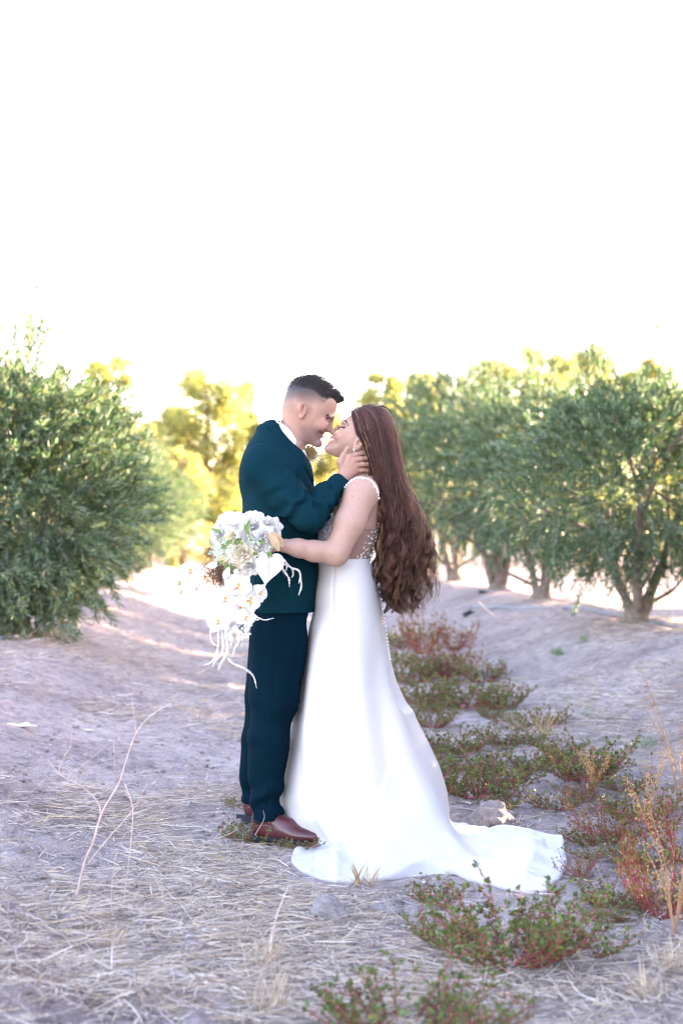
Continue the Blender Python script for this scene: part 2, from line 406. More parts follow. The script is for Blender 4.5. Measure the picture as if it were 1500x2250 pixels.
# ------------------------------------------------------------ signed-distance modelling
class Field:
    def __init__(s, lo, hi, h, bg=.05):
        s.lo = np.array(lo, float); s.h = h; s.n = np.ceil((np.array(hi)-s.lo)/h).astype(int)+1
        s.a = np.full(tuple(s.n), bg, np.float32); s.bg = bg
    def win(s, lo, hi):
        i0 = np.clip(np.floor((np.array(lo)-s.lo)/s.h).astype(int), 0, s.n-1); i1 = np.clip(np.ceil((np.array(hi)-s.lo)/s.h).astype(int)+1, 1, s.n)
        sl = tuple(slice(a, b) for a, b in zip(i0, i1))
        ax = [(s.lo[k]+np.arange(i0[k], i1[k])*s.h).astype(np.float32) for k in range(3)]
        return sl, ax[0][:,None,None], ax[1][None,:,None], ax[2][None,None,:]
    def put(s, lo, hi, fn, k=.01, sub=False):
        m = k+4*s.h
        sl, x, y, z = s.win(np.array(lo)-m, np.array(hi)+m)
        if min(s.a[sl].shape) == 0: return
        d = fn(x, y, z); a = s.a[sl]
        if sub:
            h = np.clip(.5-.5*(a+d)/k, 0, 1); r = a*(1-h)-d*h+k*h*(1-h)
        else:
            h = np.clip(.5+.5*(d-a)/k, 0, 1); r = d*(1-h)+a*h-k*h*(1-h)
        s.a[sl] = r
    def cone(s, p0, p1, r0, r1, k=.01, sub=False):
        p0 = np.array(p0, float); p1 = np.array(p1, float); d = p1-p0; dd = max(d@d, 1e-12); R = max(r0, r1)
        def fn(x, y, z):
            t = np.clip(((x-p0[0])*d[0]+(y-p0[1])*d[1]+(z-p0[2])*d[2])/dd, 0, 1)
            return np.sqrt((x-p0[0]-t*d[0])**2+(y-p0[1]-t*d[1])**2+(z-p0[2]-t*d[2])**2)-(r0+(r1-r0)*t)
        s.put(np.minimum(p0, p1)-R, np.maximum(p0, p1)+R, fn, k, sub)
    def chain(s, pts, rad, k=.01):
        for i in range(len(pts)-1): s.cone(pts[i], pts[i+1], rad[i], rad[i+1], k)
    def ell(s, c, r, k=.01, rot=None, sub=False):
        c = np.array(c, float); r = np.array(r, float); R = r.max() if rot is not None else r
        M = np.array(rot.transposed()) if rot is not None else None
        def fn(x, y, z):
            X, Y, Z = x-c[0], y-c[1], z-c[2]
            if M is not None: X, Y, Z = M[0,0]*X+M[0,1]*Y+M[0,2]*Z, M[1,0]*X+M[1,1]*Y+M[1,2]*Z, M[2,0]*X+M[2,1]*Y+M[2,2]*Z
            k0 = np.sqrt((X/r[0])**2+(Y/r[1])**2+(Z/r[2])**2); k1 = np.sqrt((X/r[0]**2)**2+(Y/r[1]**2)**2+(Z/r[2]**2)**2)
            return k0*(k0-1)/np.maximum(k1, 1e-6)
        s.put(c-R, c+R, fn, k, sub)
    def loft(s, rows, k=.01, grow=0.0, p=2.0, extra=None):
        """rows: (z, x0, x1, yc, ry) - a vertical body given by its profile"""
        rows = sorted(rows); a = np.array(rows, float)
        zz = a[:,0]
        lo = (a[:,1].min()-grow-.02, (a[:,3]-a[:,4]).min()-grow-.02, zz[0]-grow); hi = (a[:,2].max()+grow+.02, (a[:,3]+a[:,4]).max()+grow+.02, zz[-1]+grow)
        def smooth(col, z):
            fine = np.linspace(zz[0], zz[-1], 400); v = np.interp(fine, zz, col)
            w = np.hanning(25); w /= w.sum(); v2 = np.convolve(np.pad(v, 12, mode='edge'), w, 'valid'); return np.interp(z, fine, v2).astype(np.float32)
        def fn(x, y, z):
            zc = np.clip(z, zz[0], zz[-1])
            x0, x1, yc, ry = [smooth(a[:,i], zc) for i in (1,2,3,4)]
            cx = (x0+x1)/2; rx = (x1-x0)/2+grow; ry = ry+grow
            q = (np.abs((x-cx)/rx)**p+np.abs((y-yc)/ry)**p)**(1/p)
            d = (q-1)*np.minimum(rx, ry)
            if extra is not None: d = d+extra(x-cx, y-yc, z, rx, ry)
            dz = np.maximum(np.maximum(zz[0]-grow-z, z-zz[-1]-grow), -.2)
            return np.maximum(d, dz+0*d)
        s.put(lo, hi, fn, k)
    def mesh(s, name, m, parent=None, relax=2, disp=None, col=None, adapt=0.0):
        g = openvdb.FloatGrid(float(s.bg)); g.copyFromArray(np.ascontiguousarray(s.a))
        pts, tris, quads = g.convertToPolygons(0.0, adapt)
        v = pts.astype(np.float64)*s.h+s.lo
        quads = quads.astype(np.int64); tris = tris.astype(np.int64) if len(tris) else None
        # relax
        if len(quads):
            e = np.concatenate([quads[:,[0,1]], quads[:,[1,2]], quads[:,[2,3]], quads[:,[3,0]]])
            if tris is not None: e = np.concatenate([e, tris[:,[0,1]], tris[:,[1,2]], tris[:,[2,0]]])
        cnt = np.bincount(e.ravel(), minlength=len(v)).astype(float)
        def lap(u):
            o = np.zeros_like(u)
            for k in range(3): o[:,k] = np.bincount(e[:,0], u[e[:,1],k], len(v))+np.bincount(e[:,1], u[e[:,0],k], len(v))
            return o/np.maximum(cnt,1)[:,None]-u
        for _ in range(relax):
            v = v+.5*lap(v); v = v-.52*lap(v)*.9
        # orientation by signed volume
        q = quads; vol = np.einsum('ij,ij->i', v[q[:,0]], np.cross(v[q[:,1]], v[q[:,2]])).sum()+np.einsum('ij,ij->i', v[q[:,0]], np.cross(v[q[:,2]], v[q[:,3]])).sum()
        if vol < 0:
            quads = quads[:,::-1]; tris = tris[:,::-1] if tris is not None else None
        q = quads
        fn_ = np.cross(v[q[:,2]]-v[q[:,0]], v[q[:,3]]-v[q[:,1]]); nr = np.zeros_like(v)
        for k in range(4):
            for a in range(3): nr[:,a] += np.bincount(q[:,k], fn_[:,a], len(v))
        nr /= np.maximum(np.linalg.norm(nr,axis=1,keepdims=True),1e-9)
        if disp is not None: v = v+nr*disp(v, nr)[:,None]
        cc = col(v, nr) if col is not None else None
        return mesh_np(name, v, quads=quads, tris=tris, mat=m, parent=parent, col=cc)
def poly_sdf(poly, X, Z):
    """distance to a closed polygon, positive inside"""
    p = np.asarray(poly, float); d = np.full(X.shape, 1e9); ins = np.zeros(X.shape, bool)
    for i in range(len(p)):
        a = p[i]; b = p[(i+1)%len(p)]; e = b-a; wx = X-a[0]; wz = Z-a[1]
        t = np.clip((wx*e[0]+wz*e[1])/max(e@e,1e-12), 0, 1)
        d = np.minimum(d, (wx-e[0]*t)**2+(wz-e[1]*t)**2)
        c = ((a[1] <= Z) != (b[1] <= Z)) & (X < (e[0]*(Z-a[1])/(e[1] if abs(e[1])>1e-12 else 1e-12)+a[0])); ins ^= c
    d = np.sqrt(d); return np.where(ins, d, -d)
def closed_spline(pts, n):
    p = np.asarray(pts, float); m = len(p); t = np.linspace(0, m, n, endpoint=False); i = t.astype(int); f = (t-i)[:,None]
    a, b, c, d = p[(i-1)%m], p[i%m], p[(i+1)%m], p[(i+2)%m]
    return .5*((2*b)+(-a+c)*f+(2*a-5*b+4*c-d)*f**2+(-a+3*b-3*c+d)*f**3)
def add_head(fd, prof_px, Wfun, R=.075, k=.012, Yc=5.5):
    """inflate a side profile: widths from Wfun(X,Z), rounded towards the outline"""
    pr = closed_spline([(P(a,b,Yc).x, P(a,b,Yc).z) for a, b in prof_px], 220)
    lo = (pr[:,0].min(), Yc-.1, pr[:,1].min()); hi = (pr[:,0].max(), Yc+.1, pr[:,1].max())
    def fn(x, y, z):
        X, Z = np.meshgrid(x.ravel(), z.ravel(), indexing='ij')
        d = poly_sdf(pr, X, Z); w = Wfun(X, Z)
        u = 1-np.minimum(d/R, 1)
        q = np.sqrt((np.abs(y-Yc)/w[:,None,:])**2+(np.maximum(u,0)**2)[:,None,:])-1
        dd = np.where((d < 0)[:,None,:], np.sqrt(np.maximum(q,0)**2*.0036+(np.minimum(d,0)**2)[:,None,:]), q*w[:,None,:]*.9)
        return dd.astype(np.float32)
    fd.put(lo, hi, fn, k)
def rotxz(deg):      # rotation in the profile plane (positive tips +x towards +z)
    return Matrix.Rotation(-math.radians(deg), 3, 'Y')
# ------------------------------------------------------------ the man
M_SKIN = mat('skin', (1,1,1), rough=.5, var=.05, scale=60, bump=.05, bscale=900, spec=.35, sss=.12, attr=True)
Z0 = lambda b, a=(600,800): [(a[0]+x/6.0, a[1]+y/6.0) for x, y in b]      # from an enlarged tracing of the heads
man_prof = Z0([(165,400),(190,320),(240,245),(310,190),(400,160),(500,160),(600,195),(700,255),(780,340),(832,440),(845,530),(830,600),(806,680),(775,735),(742,800),(705,860),
   (672,900),(655,925),(645,955),(622,985),(613,1035),(582,1078),(520,1070),(450,1040),(390,1010),(340,960),(280,900),(200,800),(140,700),(122,620),(135,480)])
eyeM = P(*Z0([(705,715)])[0])
def man_W(X, Z):
    h = (Z-P(0,980).z)/(P(0,820).z-P(0,980).z)              # 0 chin, 1 crown
    back = (P(740,0).x-X)/(P(740,0).x-P(622,0).x)
    w = np.interp(h, [-.1,.0,.15,.3,.5,.75,1.0], [.034,.040,.054,.065,.074,.077,.07])
    return w*np.interp(back, [0,.35,1], [.93,1,1.0])
fd = Field((-.43, 5.18, .0), (.26, 5.84, 1.86), .0026)
add_head(fd, man_prof, man_W, R=.072)
hy = 5.5
def hp(x, y, off=0, Y=None): q = Z0([(x,y)])[0]; return P(q[0], q[1], 5.5)+Vector((0,off,0))
# nose, brow, cheek, lips, chin
fd.cone(hp(770,748), hp(748,862), .0072, .0098, .007); fd.ell(hp(738,866), (.0115,.0125,.0098), .007)
for sg in (-1,1):
    fd.ell(hp(706,872, sg*.012), (.0095,.007,.0075), .006)
    fd.ell(hp(772,706, sg*.024), (.008,.022,.0055), .014, rotxz(25))            # brow ridge
    fd.ell(hp(640,820, sg*.043), (.026,.018,.022), .02)                         # cheek
    fd.ell(hp(715,742, sg*.034), (.012,.0135,.008), .010, rotxz(25), sub=True)  # socket
    fd.ell(hp(705,735, sg*.030), (.0125,.0125,.0115), .004)                     # closed lid over the eyeball
fd.ell(hp(655,908), (.0085,.020,.0055), .005, rotxz(20)); fd.ell(hp(640,950), (.008,.018,.006), .005)
fd.cone(hp(618,902,-.03), hp(655,925,0), .0018, .003, .003, sub=True); fd.cone(hp(618,902,.03), hp(655,925,0), .0018, .003, .003, sub=True)
fd.ell(hp(590,1045), (.017,.022,.016), .012)
# ears
for sg in (-1,1):
    yo = sg*.076
    fd.ell(hp(395,625, yo), (.0165,.008,.031), .006, rotxz(-6))
    fd.ell(hp(378,595, yo+sg*.006), (.017,.006,.022), .005, rotxz(-10))
    fd.ell(hp(410,618, yo+sg*.011), (.0095,.0085,.019), .003, rotxz(-8), sub=True)
    fd.ell(hp(375,712, yo+sg*.004), (.009,.005,.010), .005)
# neck, torso, far arm, legs
fd.cone(P(653,912), P(632,1000), .050, .063, .03)
man_t = [(P(0,985).z, P(575,0).x, P(655,0).x, 5.5, .12), (P(0,1010).z, P(556,0).x, P(668,0).x, 5.5, .17), (P(0,1060).z, P(545,0).x, P(675,0).x, 5.5, .18), (P(0,1150).z, P(553,0).x, P(685,0).x, 5.5,.165),
         (P(0,1240).z, P(562,0).x, P(685,0).x, 5.5,.155), (P(0,1340).z, P(562,0).x, P(678,0).x, 5.5,.165), (P(0,1390).z, P(565,0).x, P(665,0).x, 5.5,.15)]
fd.loft(man_t, .03)
def man_leg(s, hipY, kn, an):
    fd.chain([P(620,1370,hipY), kn, an, an+Vector((.01,0,-.035))], [.075,.052,.036,.03], .02)
man_leg(-1, 5.41, P(602,1590,5.40), Vector((-.297,5.39,.10))); man_leg(1, 5.59, P(588,1580,5.64), Vector((-.35,5.735,.10)))
shN = P(585,1030,5.31); elN = P(680,1137,5.26); wrN = P(752,1049,5.385)
fd.chain([shN+Vector((.01,.03,-.01)), elN, wrN], [.04,.032,.025], .015)
fd.chain([P(600,1030,5.69), P(690,1150,5.76), P(800,1150,5.66)], [.04,.032,.026], .015)
# near hand cupping her jaw
K = [P(767,1004,5.398), P(776,1012,5.40), P(781,1023,5.405), P(782,1034,5.412)]
for i, kq in enumerate(K):
    fd.cone(wrN+Vector((.004*i-.006,0,.003-.003*i)), kq, .0165, .0118, .010)
T = [[(782,999,5.412),(795,996,5.432),(805,997,5.452)], [(792,1008,5.412),(805,1007,5.432),(813,1009,5.455)], [(796,1020,5.416),(808,1020,5.435),(815,1022,5.457)], [(795,1033,5.42),(805,1034,5.435),(812,1036,5.452)]]
for i in range(4):
    fd.chain([K[i]]+[P(*t) for t in T[i]], [.0108,.0092,.0085,.0072] if i < 3 else [.0098,.0082,.0075,.0064], .003)
fd.chain([P(755,1036,5.392), P(747,1016,5.388), P(754,1000,5.398), P(763,985,5.416)], [.0165,.0125,.0105,.0085], .006)
# far hand at her back
fw = P(800,1150,5.66)
for i in range(4):
    fd.chain([fw, fw+Vector((.05,-.03+.004*i,.03-.018*i)), fw+Vector((.085,-.075,.032-.02*i)), fw+Vector((.09,-.11,.03-.02*i))], [.018,.011,.009,.0075], .006)
fd.chain([fw, fw+Vector((.03,-.03,.035)), fw+Vector((.055,-.05,.055))], [.016,.011,.009], .006)
SK = np.array([.42,.24,.185])
def man_col(v, nr):
    px = v[:,0]*568.18+750; py = 1160-(v[:,2]-1.2)*568.18
    zx = (px-600)*6; zy = (py-800)*6
    c = np.tile(SK, (len(v),1)); head = (py < 1000) & (px < 742)
    def blend(mask, col, c): return c*(1-mask[:,None])+np.array(col)*mask[:,None]
    red = np.exp(-(((zx-640)/75)**2+((zy-800)/60)**2))*.5+np.exp(-(((zx-740)/35)**2+((zy-865)/35)**2))*.45+np.exp(-(((zx-385)/60)**2+((zy-630)/110)**2))*.5
    c = blend(np.clip(red,0,1)*head, (.46,.16,.115), c)
    jaw = sstep(-20,60,(zy-820)-(560-zx)*-.1)*sstep(690,600,zx)*sstep(300,420,zx)*sstep(1110,1060,zy)
    mus = np.exp(-(((zx-650)/30)**2+((zy-885)/18)**2))
    c = blend(head*np.clip(jaw*.6+mus*.4,0,.75), (.21,.14,.135), c)
    # hair fade on the scalp
    line = np.interp(zx, [100,300,470,640,700,850], [640,520,590,560,470,470])
    sc = sstep(60,-90,zy-line)*(zx < 720)*head
    side = sstep(330,430,zy)
    dens = np.clip(.80+(420-zy)/110*.28,.0,.97)*sc*np.clip(1-(zy-430)/330,.45,1)
    nape = sstep(330,250,zx)*sstep(700,560,zy)*.35*head
    burn = np.exp(-(((zx-490)/35)**2+((zy-610)/70)**2))*.3*head
    c = blend(np.clip(np.maximum(np.maximum(dens,nape),burn),0,1), (.036,.032,.040), c)
    lip = np.maximum(np.exp(-(((zx-652)/22)**2+((zy-908)/9)**2)), np.exp(-(((zx-640)/18)**2+((zy-950)/13)**2)))
    c = blend(np.clip(lip*1.2,0,.85)*head, (.42,.13,.13), c)
    def line(a, b, w):
        ex, ey = b[0]-a[0], b[1]-a[1]; t = np.clip(((zx-a[0])*ex+(zy-a[1])*ey)/(ex*ex+ey*ey),0,1); return np.exp(-(((zx-a[0]-t*ex)**2+(zy-a[1]-t*ey)**2)/w**2))
    c = blend(head*.85*line((612,895),(652,924),9), (.13,.03,.03), c); c = blend(head*.7*line((688,876),(712,884),9), (.14,.04,.03), c)  # mouth line and nostril: crease shade painted into the skin colour
    c = blend(head*.45*line((690,708),(735,735),13), (.12,.06,.05), c); c = blend(head*.35*line((668,850),(610,880),10), (.30,.13,.10), c)  # eyelid crease and smile fold darkened in colour, as shade
    c = blend(head*.45*line((395,575),(418,640),12), (.25,.08,.06), c)  # shade of the ear hollow painted in
    nail = np.exp(-(((px-763)/3.5)**2+((py-984)/3.5)**2))*.4; c = blend(nail, (.7,.45,.38), c)
    c = np.where((v[:,2] < .27)[:,None], np.array([.01,.016,.022]), c)      # dark socks
    hand = (px > 735)&(py > 980)&(py < 1060); c = np.where(hand[:,None], c*np.array([1.02,.97,.97]), c)
    return c
man = fd.mesh('person', M_SKIN, col=man_col); del fd
tag(man, 'man in dark teal suit and brown brogues cupping the face of the woman he holds', 'person')

# hair: short combed-forward strands on top
M_MHAIR = mat('dark_short_hair', (.028,.022,.022), rough=.45, var=.3, scale=80, spec=.5)
def man_hair():
    r = np.random.default_rng(5); bm = MB()
    bv = BVHTree.FromPolygons([v.co for v in man.data.vertices], [p.vertices for p in man.data.polygons])
    top = [Z0([q])[0] for q in [(150,330),(200,250),(300,180),(420,150),(520,150),(620,190),(720,260),(800,350),(838,430),(845,500)]]
    low = [Z0([q])[0] for q in [(160,360),(260,330),(380,330),(480,340),(560,370),(620,410),(680,450),(740,440),(800,455),(845,520)]]
    N = 7600; tt = r.random(N); bb = r.uniform(-1,1,N)
    tp = spline(top, 60); lw = spline(low, 60)
    for i in range(N):
        k = tt[i]*58.9; a = int(k); T_ = tp[a]*(1-k+a)+tp[a+1]*(k-a); L_ = lw[a]*(1-k+a)+lw[a+1]*(k-a)
        s = abs(bb[i])**.8*1.45; s = s if s < 1 or r.random() < .75 else 1.0; sg = -1 if bb[i] < 0 else 1
        q = T_*(1-s)+L_*s; o = P(q[0], q[1], 5.5+sg*.0012)
        hit = bv.ray_cast(Vector((o.x, 5.5+sg*.3, o.z)), Vector((0,-sg,0)), .31)
        if hit[0] is None: hit = bv.find_nearest(Vector((o.x, 5.5, o.z)))
        p, n = hit[0], hit[1]
        fwd = Vector((.85+.3*tt[i], 0, .12-.42*tt[i])); d = (fwd*1.0+n*.55+Vector((r.normal(0,.14), r.normal(0,.14), r.normal(0,.14)))).normalized()
        ln = (.017+.016*tt[i])*max(.13, 1-.72*s)*r.uniform(.7,1.2)
        if tt[i] > .9: d = (d+Vector((.1,0,.35))).normalized(); ln *= 1.1
        p0 = p-n*.002; p1 = p0+d*ln*.55+n*ln*.18; p2 = p0+d*ln-n*ln*.06
        bm.tube([p0,p1,p2], [.0009,.0008,.0003], 3)
    return bm.build('hair', M_MHAIR, man)
man_hair()
# brow, lashes
r_ = np.random.default_rng(3)
for sg in (-1,1):
    bm = MB()
    for i in range(240):
        t = r_.random(); q = np.array([(690+100*t), 674+36*t**1.6+r_.normal(0,6)])
        o = hp(q[0], q[1], sg*(.047-.036*t)); 
        near = man.closest_point_on_mesh(o); p = near[1]+near[2]*.001
        bm.tube([p, p+Vector((-.004, 0, .0018)), p+Vector((-.009,0,.0012))], [.0010,.0009,.0004], 3)
    bm.build('eyebrow', M_MHAIR, man)
for sg in (-1,1):
    bm = MB(); pts = []
    for t in np.linspace(0,1,7):
        o = hp(688+40*t, 712+22*t+6*math.sin(PI*t), sg*(.046-.014*t)); near = man.closest_point_on_mesh(o); pts.append(near[1]+near[2]*.0012)
    bm.tube(pts, [.0008,.0018,.0024,.0026,.0024,.0018,.0008], 5)
    bm.build('eyelash', M_MHAIR, man)

# ---- clothes
M_SUIT = mat('teal_wool', (.0,.0235,.035), rough=.75, var=.06, scale=300, bump=.12, bscale=1400, spec=.02)
M_TROU = mat('teal_trouser_wool', (.0,.0115,.0215), rough=.75, var=.06, scale=300, bump=.12, bscale=1400, spec=.02)
M_SHIRT = mat('white_shirt_cotton', (.82,.82,.84), rough=.8, var=.03, scale=200, bump=.05)
Y5 = 5.5
jr = [(946,574,602,.05),(960,560,624,.09),(978,546,648,.14),(1000,535,670,.185),(1030,528,684,.205),(1060,526,690,.20),(1100,528,697,.195),(1150,535,701,.185),(1200,542,701,.178),(1250,546,700,.18),(1300,549,697,.188),(1343,549,692,.192)]
rows = [(P(0,py).z, P(a,0).x, P(b,0).x, 5.5, ry) for py, a, b, ry in jr]
fj = Field((-.46, 5.1, .82), (.18, 5.9, 1.62), .0036)
fj.loft(rows, .01, p=2.25)
fj.cone(P(603,955,5.5), P(580,1018,5.35), .05, .068, .05); fj.cone(P(603,955,5.5), P(588,1018,5.65), .05, .068, .05)
# open neck for the shirt
fj.cone(P(654,922), P(634,980), .060, .062, .012, sub=True)
fj.cone(P(668,1000), P(705,1090), .045, .018, .02, sub=True)
ARMS = [(P(580,1032,5.335), P(680,1136,5.265), P(748,1056,5.375)), (P(598,1034,5.665), P(690,1150,5.755), P(795,1150,5.665))]
for sh, el, wr in ARMS:
    mid = sh*.45+el*.55+Vector((-.004,0,-.006)); m2 = el*.45+wr*.55
    fj.chain([sh, mid], [.076,.068], .035); fj.chain([mid, el], [.068,.059], .012); fj.chain([el, m2, wr], [.059,.049,.041], .006)
    d_ = (wr-el).normalized()
    fj.put(np.array(wr)-.075, np.array(wr)+.075, lambda x, y, z: -((x-wr.x)*d_.x+(y-wr.y)*d_.y+(z-wr.z)*d_.z)+.002, .005, sub=True)
def seg_d(v, a, b):
    a = np.array(a); b = np.array(b); e = b-a; t = np.clip(((v-a)@e)/(e@e), 0, 1); return np.linalg.norm(v-a-t[:,None]*e, axis=1), t
def fold_j(v, nr):
    px = v[:,0]*568.18+750; py = 1160-(v[:,2]-1.2)*568.18; near = v[:,1] < 5.45
    out = np.zeros(len(v)); body = np.ones(len(v))
    for k, (sh, el, wr) in enumerate(ARMS):
        d1, t1 = seg_d(v, sh, el); d2, t2 = seg_d(v, el, wr); arm = sstep(.095,.082,np.minimum(d1,d2))*np.maximum(sstep(.05,.4,t1)*(d1<=d2), (d2<d1)*1.0); body *= 1-arm
        E = np.array(el); S = np.array(sh); Wr = np.array(wr); ax1 = (E-S)/np.linalg.norm(E-S); ax2 = (Wr-E)/np.linalg.norm(Wr-E); inner = ax2-ax1; inner /= np.linalg.norm(inner)
        q = v-E; dd = np.linalg.norm(q, axis=1); side = (q@inner)/np.maximum(dd,1e-6); ang = np.arctan2(q@ax2, -(q@ax1)+1e-6)
        wob = vnoise(v[:,0]*22+v[:,1]*15, v[:,2]*22, 33+k)
        along = (v-S)@ax1; fo = (v-E)@ax2
        arcp = np.where(d2 < d1, fo, q@ax1)
        a = np.sin(arcp*105+q[:,1]*30+5*wob+.9); a = .0095*np.sign(a)*np.abs(a)**.75*np.exp(-(arcp/.062)**2)*sstep(-.35,.35,(q@inner)/.05)
        c = .0036*np.sin(fo*100+q[:,1]*26+8*wob)*sstep(.02,.06,fo)*sstep(.2,.13,fo)
        b2 = .0042*np.sin(along*58+v[:,1]*30+7*wob)*sstep(.05,.1,along)
        seam = -.003*np.exp(-((t1-.0)/.05)**2)
        out += arm*(a+c+b2+.006*(vnoise(v[:,0]*13+v[:,1]*9, v[:,2]*13, 37+k)-.5))
    f = .0065*np.sin((py-px*.55-700)/13.0)*np.exp(-((py-1200)/45)**2)*near
    f += .0075*np.sin((py+px*.3)/17.0)*np.exp(-(((px-545)/40)**2+((py-1120)/60)**2))
    f += .004*np.sin((py-.9*px)/12.)*np.exp(-(((px-600)/40)**2+((py-1010)/40)**2))
    arc = np.hypot((px-582)/44., (py-1040)/62.); f += -.0035*np.exp(-((arc-1)/.05)**2)*near*(py < 1095)*(px < 612)
    f += -.0026*np.exp(-((px-(640+(py-1250)*-.02))/1.6)**2)*(py > 1180)*near
    f += .0035*((np.abs(py-(1268-(px-620)*.05)) < 8)&(np.abs(px-618) < 40)&near)
    f += .011*(vnoise(px/30, py/60, 21)-.5)
    lp = [(590,942),(617,962),(640,985),(657,1013),(675,1042),(693,1075),(698,1110)]; dl = np.full(len(v), 1e9); sgn = np.zeros(len(v))
    for (ax_, ay_), (bx_, by_) in zip(lp[:-1], lp[1:]):
        ex, ey = bx_-ax_, by_-ay_; t = np.clip(((px-ax_)*ex+(py-ay_)*ey)/(ex*ex+ey*ey),0,1); qd = np.hypot(px-ax_-t*ex, py-ay_-t*ey); cr = (px-ax_)*ey-(py-ay_)*ex
        sgn = np.where(qd < dl, np.sign(cr), sgn); dl = np.minimum(dl, qd)
    f += near*(-.005*np.exp(-(dl/2.2)**2)+.004*sstep(1,4,dl*sgn)*sstep(30,8,dl))
    f += -.004*np.exp(-((px-(566+(py-1250)*-.03))/1.8)**2)*(py > 1245)*near        # side vent
    return out+body*f
fj.mesh('jacket', M_SUIT, man, disp=fold_j)
# jacket collar and lapel, shirt collar
def band(path, width_vecs, thick, name, m, parent, n=40, bulge=.004):
    a = spline(path, n); b = spline(width_vecs, n); rows_ = []
    for t in np.linspace(0,1,7): rows_.append(a*(1-t)+b*t+np.array([0,-bulge*math.sin(PI*t),bulge*.4*math.sin(PI*t)]))
    g = np.stack(rows_, 1); k = np.arange(n*7).reshape(n,7)
    q = np.stack([k[:-1,:-1],k[1:,:-1],k[1:,1:],k[:-1,1:]],-1).reshape(-1,4)
    o = mesh_np(name, g.reshape(-1,3), quads=q, mat=m, parent=parent)
    so = o.modifiers.new('thick','SOLIDIFY'); so.thickness = thick; so.offset = 0
    return o
for sg in (-1,1):
    Yo = lambda d: 5.5+sg*d
    # standing shirt collar (white) round the neck
    band([P(606,934,5.5), P(612,928,Yo(.045)), P(632,940,Yo(.064)), P(648,962,Yo(.056)), P(658,985,Yo(.03)), P(662,996,Yo(.012))],
         [P(588,950,5.5), P(594,948,Yo(.05)), P(618,962,Yo(.073)), P(640,985,Yo(.066)), P(656,1008,Yo(.04)), P(664,1018,Yo(.018))], .004, 'shirt_collar', M_SHIRT, man, bulge=.003)
    # jacket collar and lapel
    band([P(594,937,5.5), P(600,940,Yo(.052)), P(622,956,Yo(.077)), P(642,986,Yo(.078)), P(662,1022,Yo(.072)), P(682,1062,Yo(.062)), P(699,1100,Yo(.05))],
         [P(574,944,5.5), P(580,952,Yo(.062)), P(602,974,Yo(.098)), P(622,1004,Yo(.122)), P(636,1030,Yo(.142)), P(662,1072,Yo(.135)), P(690,1110,Yo(.09))], .006, 'lapel', M_SUIT, man, bulge=.006*1)
# shirt front inside the lapels
fs = Field((-.3, 5.3, 1.1), (.05, 5.7, 1.62), .005)
fs.cone(P(626,965), P(655,1100), .062, .085, .03); fs.cone(P(634,930), P(626,975), .059, .061, .02)
fs.put((-.3,5.3,1.1),(.05,5.7,1.62), lambda x,y,z: (P(0,944).z-z)*-1.0+(x-P(620,0).x)*.55+0*y, .004) if False else None
fs.cone(P(660,905), P(640,938), .075, .066, .004, sub=True)
fs.mesh('shirt', M_SHIRT, man)
# trousers
ft = Field((-.44, 5.22, .0), (-.03, 5.86, .93), .004)
near = [(1300,560,680,5.42,.07),(1335,553,682,5.415,.085),(1400,549,676,5.41,.097),(1460,550,668,5.41,.095),(1560,547,651,5.405,.087),(1620,545,639,5.40,.081),(1700,546,622,5.405,.072),(1760,551,618,5.395,.068),(1799,553,622,5.39,.068)]
def prow(py, a, b, yc, ry): return (P(0,py,yc).z, P(a,0,yc).x, P(b,0,yc).x, yc, ry)
ft.loft([prow(*t) for t in near], .012, p=2.2)
far = [(1300,560,680,5.58,.07),(1340,552,680,5.59,.09),(1400,548,668,5.59,.10),(1500,541,650,5.60,.092),(1570,533,628,5.63,.082),(1700,528,594,5.69,.068),(1758,530,590,5.72,.064)]
ft.loft([prow(*t) for t in far], .012, p=2.2)
def fold_t(v, nr):
    px = v[:,0]*F_PX/v[:,1]+750; py = 1160-(v[:,2]-1.2)*F_PX/v[:,1]
    nearm = v[:,1] < 5.53
    f = .009*np.sin((py+.5*px)/9.5+2*vnoise(px/22,py/30,4))*sstep(1690,1770,py)*(.4+.6*sstep(1800,1760,py))
    f += .008*np.sin((py-.35*px)/19+3*vnoise(px/40,py/40,8))*np.exp(-((py-1585)/60)**2)
    f += .004*np.sin((py-.8*px)/15)*np.exp(-((py-1370)/35)**2)
    f += -.0028*np.exp(-((px-(606+(py-1400)*-.045))/1.5)**2)*nearm
    crease = .005*np.exp(-((px-np.interp(py,[1300,1560,1800],[680,648,620]))/5)**2)
    f += crease+.013*(vnoise(px/38, py/85, 13)-.5)
    return f
ft.mesh('trousers', M_TROU, man, disp=fold_t)
